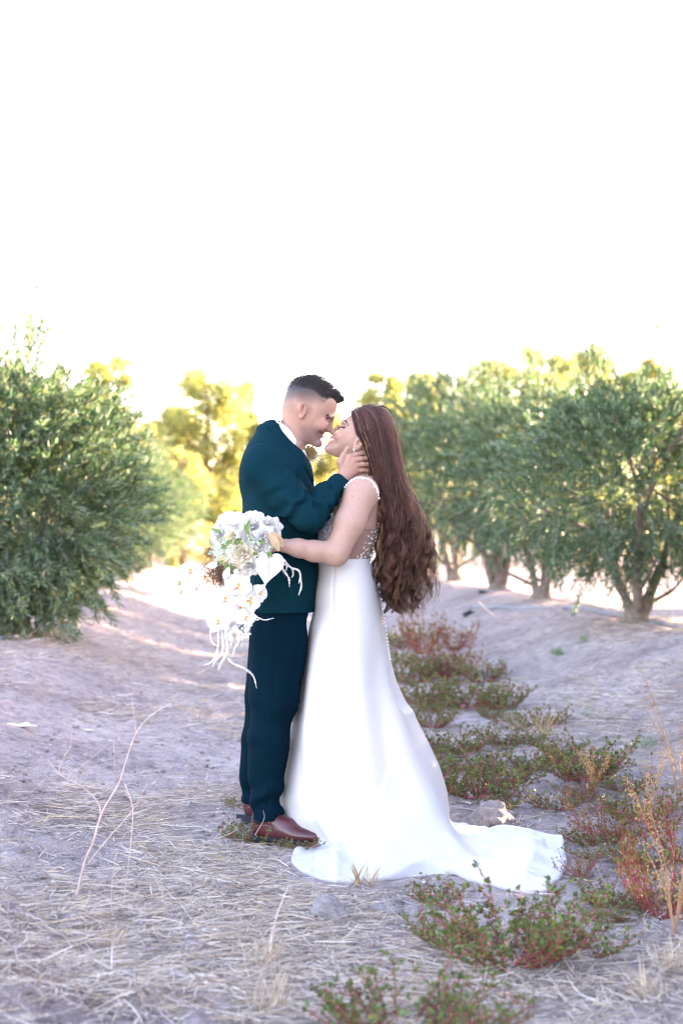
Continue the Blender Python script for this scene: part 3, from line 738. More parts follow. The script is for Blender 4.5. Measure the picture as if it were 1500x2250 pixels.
# shoes
M_LEATH = mat('brown_leather', (.085,.017,.019), rough=.36, var=.35, scale=22, spec=.55, coat=.25)
M_SOLE = mat('dark_sole', (.014,.02,.03), rough=.6, var=.1)
def shoe(loc, rz, first=[None]):
    if first[0] is None:
        f = Field((-.06,-.07,-.01),(.33,.07,.16), .0026)
        f.ell((.045,0,.052),(.045,.036,.05),.02); f.cone((.05,0,.085),(.16,0,.055),.034,.036,.02)
        f.ell((.215,0,.034),(.085,.044,.030),.025); f.ell((.13,0,.035),(.10,.038,.034),.02); f.cone((.045,0,.05),(.045,0,.105),.034,.033,.02)
        f.ell((.045,0,.135),(.036,.028,.04),.008,sub=True)
        f.put((-.06,-.07,-.01),(.33,.07,.02), lambda x,y,z: z-.016+0*x+0*y, .004, sub=True)
        def dd(v, n):
            x, y, z = v.T; q = np.zeros(len(v))
            for c in (.205,): q += .0018*np.exp(-((x-c-.25*np.abs(y))/.0022)**2)
            q += -.0018*np.exp(-((x-.105+.35*(z-.05))/.0022)**2)*(z>.03)
            q += -.0012*np.exp(-((z-.047-.02*np.sin(x*22))/.0018)**2)*(x<.1)
            return q
        o = f.mesh('shoe', M_LEATH, man, disp=dd)
        ang = np.linspace(0,2*PI,40,endpoint=False)
        out = []
        for a in ang:
            x = .135+.165*math.cos(a); w = np.interp(x,[-.03,.03,.1,.2,.27,.3],[.02,.037,.036,.048,.035,.01]); out.append((x, math.sin(a)*w/max(.35,abs(math.sin(a)))*max(.35,abs(math.sin(a)))))
        b = MB(); out = np.array(out); n = 40
        v = np.concatenate([np.c_[out, np.full(n,.004)], np.c_[out, np.full(n,.020)]]); k = np.arange(n); k2 = np.roll(k,-1)
        b.add(v, np.stack([k,k2,k2+n,k+n],-1)); b.add(np.r_[v,[[.135,0,.004],[.135,0,.02]]], t=np.r_[np.stack([k2,k,np.full(n,2*n)],-1), np.stack([k+n,k2+n,np.full(n,2*n+1)],-1)])
        hb = np.c_[.035+.045*np.cos(ang), .036*np.sin(ang)]; v = np.concatenate([np.c_[hb, np.full(n,-.012)], np.c_[hb, np.full(n,.012)]])
        b.add(v, np.stack([k,k2,k2+n,k+n],-1))
        b.build('sole', M_SOLE, o)
        lc = MB()
        for i in range(4): lc.tube(spline([(.085+.016*i,-.022,.088-.011*i),(.088+.016*i,0,.108-.0125*i),(.085+.016*i,.022,.088-.011*i)],7), .0018, 5)
        lc.build('laces', M_SOLE, o)
        first[0] = o
    else: o = dup(first[0], man)
    o.location = loc; o.rotation_euler = (0,0,rz); return o
gzc = lambda x, y: float(gz(x, y))
s1 = (-.340, 5.415); shoe((s1[0], s1[1], gzc(*s1)+.012), -.46)
s2 = (-.395, 5.74); shoe((s2[0], s2[1], gzc(*s2)+.012), -.1)
# ------------------------------------------------------------ the woman
wom_prof = Z0([(1120,632),(1090,648),(1010,676),(950,728),(912,785),(885,830),(862,880),(825,918),(785,945),(768,968),(750,1000),(740,1038),(720,1068),(694,1110),(702,1158),(760,1196),(840,1228),(960,1225),(1080,1200),
   (1180,1170),(1300,1130),(1400,1070),(1470,980),(1495,870),(1460,760),(1390,680),(1290,632),(1200,615)])
def wom_W(X, Z):
    # axis from chin to crown is tilted back
    a = np.array(P(716,990))[[0,2]]; b = np.array(P(812,905))[[0,2]]; e = b-a; t = ((X-a[0])*e[0]+(Z-a[1])*e[1])/(e@e)
    return np.interp(t, [-.2,0,.15,.3,.5,.8,1.1], [.034,.034,.046,.056,.066,.071,.066])
fd = Field((-.33, 5.16, -.0), (.20, 5.84, 1.70), .0026)
add_head(fd, wom_prof, wom_W, R=.07)
fd.cone(hp(872,828), hp(775,888), .0052, .0078, .009); fd.ell(hp(772,892), (.009,.0105,.008), .007)
for sg in (-1,1):
    fd.ell(hp(800,918, sg*.010), (.008,.006,.007), .005)
    fd.ell(hp(925,778, sg*.026), (.010,.018,.008), .012, rotxz(-35))
    fd.ell(hp(915,838, sg*.036), (.011,.013,.009), .009, sub=True)
    fd.ell(hp(912,842, sg*.030), (.0115,.0125,.011), .004)
    fd.ell(hp(905,950, sg*.041), (.024,.016,.022), .02)
fd.ell(hp(772,970), (.0065,.017,.0055), .004, rotxz(-35)); fd.ell(hp(745,1045), (.0065,.015,.006), .004, rotxz(-35))
fd.cone(hp(822,1008,-.029), hp(752,1012,0), .003, .0055, .003, sub=True); fd.cone(hp(822,1008,.029), hp(752,1012,0), .003, .0055, .003, sub=True)
fd.ell(hp(722,1110), (.013,.018,.014), .012)
for sg in (-1,1):
    yo = sg*.070
    fd.ell(hp(1120,1070, yo), (.0165,.008,.026), .006, rotxz(-32)); fd.ell(hp(1135,1040, yo+sg*.006), (.0165,.006,.018), .005, rotxz(-25))
    fd.ell(hp(1125,1062, yo+sg*.011), (.0085,.006,.014), .004, rotxz(-30), sub=True); fd.ell(hp(1072,1132, yo+sg*.004), (.008,.0055,.009), .005)
fd.cone(P(786,978), P(792,1060), .048, .056, .03)
wom_rows = [(1048,768,824,.10),(1062,755,830,.14),(1080,742,833,.165),(1100,732,834,.168),(1130,712,833,.16),(1160,698,831,.15),(1195,696,826,.132),(1232,704,812,.112),(1270,706,815,.115),(1330,706,824,.13),(1390,710,822,.13)]
wr_ = [(P(0,py).z, P(a,0).x, P(b,0).x, 5.5, ry) for py, a, b, ry in wom_rows]
fd.loft(wr_, .025, p=2.15)
for Yl in (5.42, 5.58): fd.chain([P(765,1380,Yl), P(745,1600,Yl), P(755,1790,Yl), P(755,1820,Yl)], [.085,.055,.036,.03], .02); fd.cone(P(755,1825,Yl), P(715,1838,Yl), .03, .022, .02)
shW = P(792,1088,5.345); elW = P(738,1218,5.275); wrW = P(612,1197,5.225)
fd.ell(P(796,1082,5.35), (.058,.05,.06), .03)
fd.chain([shW, P(768,1150,5.30), elW], [.060,.055,.046], .03)
fd.chain([elW+Vector((-.002,0,.004)), P(690,1211,5.255), P(655,1204,5.238), wrW], [.045,.038,.033,.0225], .016)
fd.chain([P(790,1075,5.66), P(735,1150,5.74), P(640,1130,5.72)], [.056,.045,.024], .025)
# hand closed on the bouquet handle
hd = wrW
for i in range(4):
    k0 = hd+Vector((-.055,.0+.004*i,.022-.018*i)); fd.chain([hd+Vector((-.01,0,.006-.004*i)), k0, k0+Vector((-.024,.022,-.004)), k0+Vector((-.008,.043,-.006)), k0+Vector((.012,.04,-.006))], [.018,.0105,.009,.0082,.007], .004)
fd.chain([hd+Vector((-.015,.008,.012)), hd+Vector((-.035,.03,.022)), hd+Vector((-.052,.042,.012))], [.014,.0105,.0085], .005)
fh = P(640,1130,5.72)
for i in range(4): fd.chain([fh, fh+Vector((-.06,-.01,.02-.016*i)), fh+Vector((-.085,-.035,.018-.018*i)), fh+Vector((-.09,-.06,.016-.018*i))], [.016,.0095,.008,.0068], .004)
SW = np.array([.425,.262,.212])
def wom_col(v, nr):
    px = v[:,0]*568.18+750; py = 1160-(v[:,2]-1.2)*568.18; zx = (px-600)*6; zy = (py-800)*6
    c = np.tile(SW, (len(v),1)); head = (py < 1008)&(px > 712)
    def blend(mask, col, c): m = np.clip(mask,0,1)[:,None]; return c*(1-m)+np.array(col)*m
    c = blend((np.exp(-(((zx-900)/70)**2+((zy-950)/55)**2))*.42+np.exp(-(((zx-775)/30)**2+((zy-890)/30)**2))*.3)*head, (.46,.19,.15), c)
    c = blend(np.exp(-(((zx-925)/38)**2+((zy-825)/22)**2))*.5*head, (.33,.17,.14), c)        # eye shadow
    lip = np.maximum(np.exp(-(((zx-785)/34)**2+((zy-975-(zx-785)*.35)/10)**2)), np.exp(-(((zx-765)/36)**2+((zy-1045-(zx-765)*-.15)/9)**2)))
    c = blend(lip*1.2*head, (.50,.17,.17), c)
    c = blend(np.exp(-(((zx-737)/7)**2+((zy-1122)/7)**2))*.8*head, (.16,.08,.06), c)
    scalp = sstep(1060,1120,zx)*(zy < 960)*head; c = blend(scalp*.9, (.055,.026,.024), c)
    def line(a, b, w):
        ex, ey = b[0]-a[0], b[1]-a[1]; t = np.clip(((zx-a[0])*ex+(zy-a[1])*ey)/(ex*ex+ey*ey),0,1); return np.exp(-(((zx-a[0]-t*ex)**2+(zy-a[1]-t*ey)**2)/w**2))
    c = blend(head*.7*line((775,918),(792,930),8), (.16,.05,.04), c); c = blend(head*.5*line((826,940),(838,1010),9), (.34,.15,.12), c); c = blend(head*.6*line((815,985),(830,1010),7), (.25,.08,.07), c)  # nostril, smile fold and mouth corner: recess shade put into the skin colour
    c = blend(head*.45*line((1110,1040),(1130,1085),12), (.26,.09,.07), c)  # ear hollow darkened by colour, standing for shade
    for mx, my, s in [(774,1091,1.6),(786,1097,1.4),(789.5,1115,1.3),(728,1221,1.8),(766,1157,1.1)]:
        c = blend(np.exp(-(((v[:,0]*F_PX/v[:,1]+750-mx)/s)**2+((1160-(v[:,2]-1.2)*F_PX/v[:,1]-my)/s)**2))*.7*(v[:,1]<5.4), (.2,.10,.07), c)
    return c
woman = fd.mesh('person', M_SKIN, col=wom_col); del fd
tag(woman, 'woman in white gown with very long wavy brown hair smiling up at the man', 'person')
def on_woman(o, lift=.001):
    n = woman.closest_point_on_mesh(o); return n[1]+n[2]*lift
M_WHAIR_D = mat('dark_brow_hair', (.03,.018,.015), rough=.5, var=.2)
M_TEETH = mat('teeth', (.82,.80,.76), rough=.25, var=.02, spec=.5)
for sg in (-1,1):
    bm = MB()
    for i in range(170):
        t = r_.random(); q = spline([(905,795),(925,765),(955,772),(985,820)],40)[int(t*39)]
        p = on_woman(hp(q[0], q[1]+r_.normal(0,3), sg*(.012+.044*t))); d = Vector((.004,0,.002-.005*t)); bm.tube([p, p+d, p+d*1.8], [.0009,.0008,.0003], 3)
    bm.build('eyebrow', M_WHAIR_D, woman)
    bm = MB(); pts = [on_woman(hp(868+85*t, 843+10*math.sin(PI*t)-2*t, sg*(.026+.024*t)), .0014) for t in np.linspace(0,1,8)]
    bm.tube(pts, [.0005,.0012,.0018,.002,.002,.0018,.0014,.0006], 5)
    for t in np.linspace(.1,.9,9):
        p = on_woman(hp(868+85*t, 848, sg*(.026+.024*t))); bm.tube([p, p+Vector((-.004,sg*.004,-.003)), p+Vector((-.007,sg*.007,-.002))], [.0007,.0005,.0002], 3)
    bm.build('eyelash', M_WHAIR_D, woman)
tb = MB(); tp_ = [hp(818,1006,-.0305), hp(792,1000,-.0235), hp(768,1003,-.014), hp(758,1004,0), hp(768,1003,.014), hp(792,1000,.0235), hp(818,1006,.0305)]
tb.tube(spline(tp_, 22), np.r_[.0008,np.full(20,.0042),.0008], 6); tb.build('teeth', M_TEETH, woman)

# ---- hair
M_WHAIR = mat('brown_wavy_hair', (1,1,1), rough=.42, var=.15, scale=25, spec=.28, attr=True, trans=.15)
GD = np.array([
 [(777,914),(783,935),(790,955),(806,978),(814,1018),(822,1062),(836,1120),(838,1190),(834,1250),(838,1300)],
 [(790,905),(803,928),(812,965),(822,1020),(838,1080),(855,1145),(858,1215),(852,1285),(866,1338),(868,1342)],
 [(806,899),(832,914),(846,955),(855,1010),(870,1080),(892,1150),(905,1220),(900,1290),(902,1340),(904,1350)],
 [(816,897),(846,905),(865,945),(877,1000),(892,1060),(920,1120),(943,1180),(953,1235),(950,1285),(942,1330)]], float)
HT = np.linspace(0,1,10)
Wt = np.array([.014,.058,.081,.086,.088,.098,.108,.112,.108,.10])
def hair_guide(a, b, n=30):
    """a: 0 face side .. 1 outer side, b: -1 near .. 1 far"""
    i = min(2, int(a*3)); f = a*3-i
    g = GD[i]*(1-f)+GD[i+1]*f
    t = np.linspace(0,1,n)
    gx_ = np.interp(t, HT, g[:,0]); gy_ = np.interp(t, HT, g[:,1])
    sp = spline(g, n)
    w = np.interp(t, HT, Wt)
    head = 1-sstep(.25,.5,t)
    fall = np.sqrt(np.clip(1-np.clip((a-.3)/.72,0,1)**2, 0, 1))*head+(1-head)*(np.sqrt(np.clip(1-(abs(2*a-1))**3*.9,0,1)))
    Yc = 5.5+.0*t
    Yv = Yc+b*w*np.maximum(fall,.05)
    out = np.empty((n,3)); out[:,0] = (sp[:,0]-750)*5.5/F_PX; out[:,1] = Yv; out[:,2] = CAM_H-(sp[:,1]-HOR)*5.5/F_PX
    return out
def woman_hair():
    r = np.random.default_rng(21); bm = MB(); n = 34; t = np.linspace(0,1,n)
    locks = 240; V = []; Q = []; Cc = []
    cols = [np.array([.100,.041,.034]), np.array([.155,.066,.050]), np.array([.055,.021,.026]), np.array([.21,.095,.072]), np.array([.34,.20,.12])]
    for L in range(locks):
        a = r.random()**.9; b = (-1 if r.random() < .62 else 1)*r.random()**.35
        g = hair_guide(a, b, n)
        amp = r.uniform(.008,.020); wl = r.uniform(.075,.14); ph = a*3.5+b*2.2+r.normal(0,1.1); ph2 = ph+r.uniform(1,2.2)
        s = np.concatenate([[0], np.cumsum(np.linalg.norm(np.diff(g,axis=0),axis=1))]); grow = sstep(.3,.75,t)
        g = g+np.stack([amp*np.sin(s/wl*2*PI+ph), amp*.8*np.sin(s/wl*2*PI+ph2), .003*np.sin(s/wl*2*PI+ph)],-1)*grow[:,None]
        for i in range(13):                       # keep the lock outside the skull
            pv = Vector(g[i]); ok_, cp, cn, _ = woman.closest_point_on_mesh(pv)
            dep = (pv-cp).dot(cn)
            if dep < .007 and (pv-cp).length < .06: g[i] = np.array(cp+cn*.007)
        g[1:13] = .25*g[0:12]+.5*g[1:13]+.25*g[2:14]
        endcut = min(1.0, r.uniform(.68,1.08)-.22*max(0,a-.4)); g = g+np.stack([r.normal(0,.021)*sstep(.45,1,t), r.normal(0,.02)*sstep(.45,1,t), 0*t],-1)
        base = cols[r.choice(5, p=[.36,.28,.2,.12,.04])]
        if a > .76: base = cols[r.choice(5, p=[.14,.24,.02,.32,.28])]  # outer locks coloured lighter and golden, standing in for sun rim light
        lk = float(np.exp(r.normal(0,.32))); ns = 22 if L < locks*.9 else 10
        for k in range(ns):
            wdt = np.interp(t, [0,.25,.6,1], [.010,.015,.0125,.0045])*(1 if L < locks*.9 else 1.9)
            o = rand_unit(r,1)[0]*r.random()**.5
            j = g+o*wdt[:,None]
            fr = r.uniform(0,2*PI,3); fa = r.uniform(.001,.0035)*(1 if r.random()>.07 else 4)
            j = j+np.stack([fa*np.sin(t*22+fr[0]), fa*np.sin(t*19+fr[1]), fa*.4*np.sin(t*25+fr[2])],-1)*sstep(.15,.5,t)[:,None]
            m = int(n*min(1, endcut*r.uniform(.93,1.0))); m = max(12, m)
            rad = np.interp(t[:m]/t[m-1], [0,.1,.75,1], [.0009,.0012,.0010,.0003])
            v, q = tube(j[:m], rad, 3)
            tip = np.interp(np.repeat(t[:m],3), [0,.45,1], [0,.1,.8])[:,None]*(a*.9+.1)*.55  # golden tips, strongest on outer locks: sun glow painted into the hair colour
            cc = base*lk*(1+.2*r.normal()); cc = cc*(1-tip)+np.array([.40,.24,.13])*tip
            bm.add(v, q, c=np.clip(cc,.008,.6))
    # loose flyaways
    for k in range(420):
        a = r.uniform(.3,1)**.7; b = r.uniform(-1,1); g = hair_guide(a, b, n); am = r.uniform(.01,.035)*sstep(.3,1,t)+.004
        g = g+np.stack([am*(np.sin(t*r.uniform(6,16)+r.uniform(0,6))+.5*(a>.6)), am*np.sin(t*r.uniform(6,16)+r.uniform(0,6)), .3*am*np.sin(t*9+r.uniform(0,6))],-1)
        m = r.integers(14, n); v, q = tube(g[:m], .0006, 3); bm.add(v, q, c=np.array([.20,.12,.07]))
    o = bm.build('hair', M_WHAIR, woman)
    # inner mass so that no light falls through
    f = Field((.0, 5.36, .82), (.40, 5.64, 1.70), .0055)
    for a in (.12,.32,.5,.68,.86):
        for b in (-.62,0,.62):
            g = hair_guide(a, b*.9, 12); w = np.interp(np.linspace(0,1,12), [0,.15,.5,.85,1], [.010,.015,.014,.005,.002])
            f.chain([Vector(p) for p in g[:9]], list(w[:9]), .016)
    f.mesh('hair_mass', mat('brown_hair_inner', (.05,.027,.025), rough=.6, var=.3, scale=60), o)
    return o
woman_hair()

# ---- gown: skirt with its train, one flowing surface
M_SATIN = mat('white_satin', (.53,.525,.54), rough=.45, var=.015, scale=12, bump=.015, bscale=700, spec=.5, sheen=.15)
sk = [(1226,699,816,.134),(1240,697,819,.142),(1270,693,827,.158),(1310,690,835,.172),(1345,688,840,.175),(1380,679,845,.182),(1440,670,853,.19),(1500,661,867,.20),(1560,651,893,.22),(1620,640,927,.245),(1680,629,957,.265),(1740,619,977,.28),(1775,618,983,.285),(1800,628,985,.285),(1825,645,986,.28),(1842,668,986,.27)]
srow = [(P(0,py).z, P(a,0).x, P(b,0).x, 5.5, ry) for py, a, b, ry in sk]
fk = Field((-.30, 4.5, -.03), (.95, 5.95, 1.10), .0065, bg=.08)
fk.loft(srow, .02, p=2.1)
trn_px = [(637,1893),(645,1913),(690,1930),(750,1939),(800,1940),(850,1937),(900,1926),(950,1920),(990,1925),(1040,1941),(1100,1961),(1150,1973),(1200,1968),(1234,1938),(1246,1897),(1236,1861),(1214,1843),(1165,1833),(1080,1825),(985,1821),(900,1815),(830,1830),(790,1858),(740,1868),(690,1873),(655,1881)]
trn = closed_spline([GX(a,b) for a, b in trn_px], 160)
def train_fn(x, y, z):
    X, Y = np.meshgrid(x.ravel(), y.ravel(), indexing='ij'); d = -poly_sdf(trn, X, Y)
    g = gz(X, Y); ins = np.clip(-d/.12, 0, 1)
    wav = .008*np.sin(X*13+Y*6+1.5*np.sin(Y*7))+.005*np.sin(Y*19-X*9)+.0015*np.sin(X*41+Y*13)
    lift = .012+.022*ins*ins+wav*ins*.8
    fl = .045*np.exp(-(((X-.28)/.12)**2+((Y-4.99)/.12)**2))              # the hem arches clear of the ground here
    ridge = .03*np.exp(-((Y-5.36+.25*(X-.7))/.05)**2)*sstep(.5,.62,X)
    top = g+lift+fl+ridge
    th = .0065+.008*ins
    dz = np.abs(z-(top-th)[:,:,None])-th[:,:,None]
    dd = d[:,:,None]
    return (np.minimum(np.maximum(dd+.008, dz), 0)+np.sqrt(np.maximum(dd+.008,0)**2+np.maximum(dz,0)**2)-.004+.0*dz).astype(np.float32)
fk.put((-.26,4.55,-.02),(.9,5.85,.16), train_fn, .045)
# the skirt sweeps down into the train behind and on the camera side
def sweep(x, y, z):
    t = np.clip(z/.46, 0, 1)
    cx = .21+.02*(1-t); cy = 5.46-.27*(1-t)**1.8
    ax = .03+.20*(1-t)**1.3; ay = .03+.25*(1-t)**1.7
    d = (np.sqrt(((x-cx)/ax)**2+((y-cy)/ay)**2)-1)*np.minimum(ax,ay)
    return np.maximum(d, z-.46+0*d)
fk.put((-.1,4.9,.0),(.7,5.8,.46), sweep, .09)
def fold_s(v, nr):
    px = v[:,0]*F_PX/v[:,1]+750; py = 1160-(v[:,2]-1.2)*F_PX/v[:,1]
    th = np.arctan2(v[:,1]-5.5, v[:,0]-.1); up = sstep(.02,.25,v[:,2])*sstep(1.05,.8,v[:,2])
    f = .010*np.sin(th*8+v[:,2]*3+1.2)*up*sstep(1.0,.3,v[:,2])
    # front crease falling from hip to hem, gathered pulls over the thigh
    xl = np.interp(py, [1330,1400,1500,1600,1700,1800,1860], [700,688,672,665,668,690,725]); f += .013*np.exp(-((px-xl-14)/12)**2)*sstep(1340,1430,py)*(nr[:,1]<.2)
    x2 = np.interp(py, [1240,1400,1600,1750,1860], [733,728,716,697,690]); f += -.0035*np.exp(-((px-x2)/3.0)**2)*(nr[:,1]<.1)
    # edge of the swept train panel
    x3 = np.interp(py, [1540,1593,1686,1795,1864], [866,863,857,819,775]); s3 = (px-x3)
    f += .010*sstep(-5,5,s3)*np.exp(-np.clip(s3,0,200)/55.)*sstep(1590,1740,py)*sstep(.1,-.4,nr[:,1])*(py<1872)
    f += .005*np.sin((px*.45+py)/17.)*np.exp(-((py-1275)/45)**2)*sstep(760,705,px)
    f += .003*np.sin((py-px*.25)/10.)*np.exp(-(((px-640)/28)**2+((py-1800)/45)**2))
    low = sstep(.14,.05,v[:,2]); f += low*(.0025*np.sin(v[:,0]*35+v[:,1]*22)+.0015*np.sin(v[:,1]*60-v[:,0]*25))*(nr[:,2]>.3)
    f += .006*(vnoise(v[:,0]*9+v[:,1]*6, v[:,2]*5, 31)-.5)
    return f
skirt = fk.mesh('skirt', M_SATIN, woman, relax=4, disp=fold_s); del fk
# ---- bodice: beaded front, sheer back
M_BEAD = mat('beaded_silver_fabric', (.40,.42,.52), rough=.4, var=.45, scale=420, bump=.5, bscale=600, spec=.6, metallic=.15)
M_PEARL = mat('pearl', (.80,.79,.82), rough=.22, var=.04, scale=50, spec=.6, coat=.4)
m, n_, l_, b_ = new_mat('sheer_tulle'); M_TULLE = m
b_.inputs['Base Color'].default_value = (.36,.24,.22,1); b_.inputs['Roughness'].default_value = .7
tr_ = n_.new('ShaderNodeBsdfTransparent'); mx_ = n_.new('ShaderNodeMixShader'); mx_.inputs[0].default_value = .6
l_.new(b_.outputs[0], mx_.inputs[1]); l_.new(tr_.outputs[0], mx_.inputs[2]); l_.new(mx_.outputs[0], n_['Material Output'].inputs['Surface'])
def torso_part(name, mt, keep, grow):
    f = Field((-.13,5.28,1.03),(.20,5.72,1.42), .0036)
    f.loft(wr_, .005, grow=grow, p=2.15)
    sl, x, y, z = f.win((-1,0,-1),(1,9,3)); px = x*568.18+750; py = 1160-(z-1.2)*568.18
    f.a = np.maximum(f.a, keep(px, py, y).astype(np.float32)/568.18+0*f.a)
    return f.mesh(name, mt, woman)
strap_x = lambda py: np.interp(py, [1050,1070,1090,1121,1195,1240], [770,756,744,732,742,748])
torso_part('bodice', M_BEAD, lambda px, py, y: np.maximum(np.maximum(px-strap_x(py), py-1238), 1058-py), .006)
torso_part('sheer_back', M_TULLE, lambda px, py, y: np.maximum(np.maximum(strap_x(py)-px+3, py-1238), 1163-py), .005)
# pearls along the armhole and scattered over the sheer back
bvw = BVHTree.FromPolygons([v.co for v in woman.data.vertices], [p.vertices for p in woman.data.polygons])
def cast(px, py):
    o = Vector((0,0,CAM_H)); d = (P(px,py)-o).normalized(); h = bvw.ray_cast(o, d)
    return (h[0], h[1]) if h[0] is not None else (None, None)
def ico():
    import bmesh
    b = bmesh.new(); bmesh.ops.create_icosphere(b, subdivisions=1, radius=1); v = np.array([x.co for x in b.verts]); f = np.array([[q.index for q in x.verts] for x in b.faces]); b.free(); return v, f
IV, IF = ico()
pb = MB(); r2 = np.random.default_rng(8)
path = spline([(731,1121),(737.6,1100),(743.6,1089),(752,1079),(760,1068),(770,1058),(777,1054),(784,1050),(791,1050),(799,1051),(811,1054),(818,1061),(823,1068),(827,1076),(829,1083),(831,1098),(832,1116),(832,1134),(831,1152),(829,1166),(826,1180),(823,1200),(818,1222),(813,1238)], 110)
for i, (a, b) in enumerate(path):
    big = i%2 == 0
    q, nn = cast(a+(0 if big else r2.normal(0,2.2)), b+(0 if big else r2.normal(0,2.2))+.8)
    if q is None or q.y > 5.62: q, nn = P(a, b, 5.40), Vector((0,-1,0))
    pb.add(IV*(r2.uniform(.0032,.0052) if big else r2.uniform(.0014,.0026))+np.array(q+nn*.002), t=IF)
pb.build('pearl_trim', M_PEARL, woman)['kind'] = 'stuff'
pb = MB()
for i in range(150):
    a = r2.uniform(762,828); b = r2.uniform(1163,1238)
    if a < 835-(b-1100)*.42: continue
    q, nn = cast(a, b)
    if q is None or q.y < 5.33: continue
    pb.add(IV*r2.choice([.0016,.0026,.0038], p=[.45,.35,.2])+np.array(q+nn*.006), t=IF)
pb.build('back_pearls', M_PEARL, woman)['kind'] = 'stuff'
pb = MB()
for i in range(620):
    b = r2.uniform(1078,1192); sx = float(strap_x(b)); a = sx-abs(r2.normal(0,16))-1
    z = P(0,b).z; rows_ = sorted(wr_); x0 = np.interp(z,[q[0] for q in rows_],[q[1] for q in rows_]); x1 = np.interp(z,[q[0] for q in rows_],[q[2] for q in rows_]); ry = np.interp(z,[q[0] for q in rows_],[q[4] for q in rows_])
    X = P(a,0).x*.97; cx = (x0+x1)/2; rx = (x1-x0)/2+.006; u = abs((X-cx)/rx)
    if u > .995: continue
    Yp = 5.5-(ry+.007)*(1-u**2.15)**(1/2.15)
    pb.add(IV*r2.choice([.0013,.002,.003], p=[.5,.32,.18])+np.array([X, Yp, z]), t=IF)
pb.build('bodice_beads', M_PEARL, woman)['kind'] = 'stuff'
# buttons down the back seam of the skirt
bb_ = spline([(832,1308),(840,1345),(846,1385),(851,1420),(855,1447)], 19)
for i, (a, b) in enumerate(bb_):
    z = P(0,b).z; rows_ = sorted(srow); x1 = np.interp(z,[q[0] for q in rows_],[q[2] for q in rows_])
    o = mesh_np('button', IV*np.array([.0042,.0058,.0058]), tris=IF, mat=M_PEARL, parent=woman); o.location = (x1+.003, 5.475, z)
# earrings
er = MB(); e0 = on_woman(hp(1060,1140,-.08), .003); er.add(IV*.0042+np.array(e0), t=IF); er.add(IV*.003+np.array(e0+Vector((.0015,0,-.006))), t=IF); er.add(IV*.0036+np.array(e0+Vector((.004,-.002,-.021))), t=IF)
er.tube([e0, e0+Vector((.003,-.002,-.02))], .0007, 4); er.build('earring', M_PEARL, woman)
# ------------------------------------------------------------ bouquet
def petal_grid(w, l, cup=.25, curl=.2, wide=.55, ruffle=0., n=7, seed=0):
    r = np.random.default_rng(seed); t = np.linspace(0,1,n); u = np.linspace(-1,1,n)
    T, U = np.meshgrid(t, u, indexing='ij')
    prof = np.sin(PI*np.clip(T**wide*.93+.03,0,1))**.75
    x = U*w*prof; z = l*T; y = cup*w*(U**2)*prof*-1+curl*l*T**2+ruffle*l*np.sin(U*5+seed)*T**2
    v = np.stack([x, y, z], -1).reshape(-1,3); k = np.arange(n*n).reshape(n,n)
    q = np.stack([k[:-1,:-1],k[1:,:-1],k[1:,1:],k[:-1,1:]],-1).reshape(-1,4); return v, q
def xf(v, loc=(0,0,0), rx=0, ry=0, rz=0, s=1.0):
    M = (Matrix.Rotation(rz,3,'Z') @ Matrix.Rotation(ry,3,'Y') @ Matrix.Rotation(rx,3,'X')); return (np.asarray(v)*s)@np.array(M).T+np.array(loc)
M_PETAL = mat('white_petal', (.80,.79,.78), rough=.5, var=.05, scale=60, spec=.3, trans=.3)
M_CREAM = mat('cream_petal', (.72,.67,.52), rough=.5, var=.06, scale=50, spec=.3, trans=.2)
M_ROSE = mat('ivory_rose_petal', (.80,.75,.62), rough=.5, var=.05, scale=50, spec=.3, trans=.3)
M_LIP = mat('orchid_lip', (.75,.38,.03), rough=.5, var=.3, scale=120)
M_LEAF = mat('bouquet_leaf', (.15,.27,.075), rough=.45, var=.25, scale=40, spec=.4, trans=.2)
M_PALE = mat('pale_green_floret', (.46,.56,.46), rough=.6, var=.15, scale=90)
M_NEST = mat('dried_fern', (.24,.13,.07), rough=.8, var=.4, scale=60)
M_TAN = mat('dried_tan_leaf', (.62,.46,.30), rough=.7, var=.2, scale=40, trans=.2)
M_AMAR = mat('white_amaranth', (.76,.75,.70), rough=.85, var=.12, scale=200, bump=.5, bscale=500)
M_EUC = mat('eucalyptus_leaf', (.10,.20,.16), rough=.6, var=.15)
bq = empty('bouquet', P(548,1225,5.22)); tag(bq, 'cascading bouquet of white orchids, roses and trailing amaranth held behind his back', 'bouquet')
B0 = Vector(bq.location)
def L(px, py, Y=5.2): return P(px, py, Y)-B0
PET = {}
def shared(key, fn, m):
    if key not in PET:
        v, q = fn(); PET[key] = mesh_np(key, v, quads=q, mat=m).data
        bpy.data.objects.remove([o for o in bpy.data.objects if o.data == PET[key]][0])
    return PET[key]
def child(name, data, parent, loc=(0,0,0), rot=(0,0,0), s=1.0):
    o = bpy.data.objects.new(name, data); link(o, parent); o.location = loc; o.rotation_euler = rot; o.scale = (s,s,s) if not hasattr(s,'__len__') else s; return o
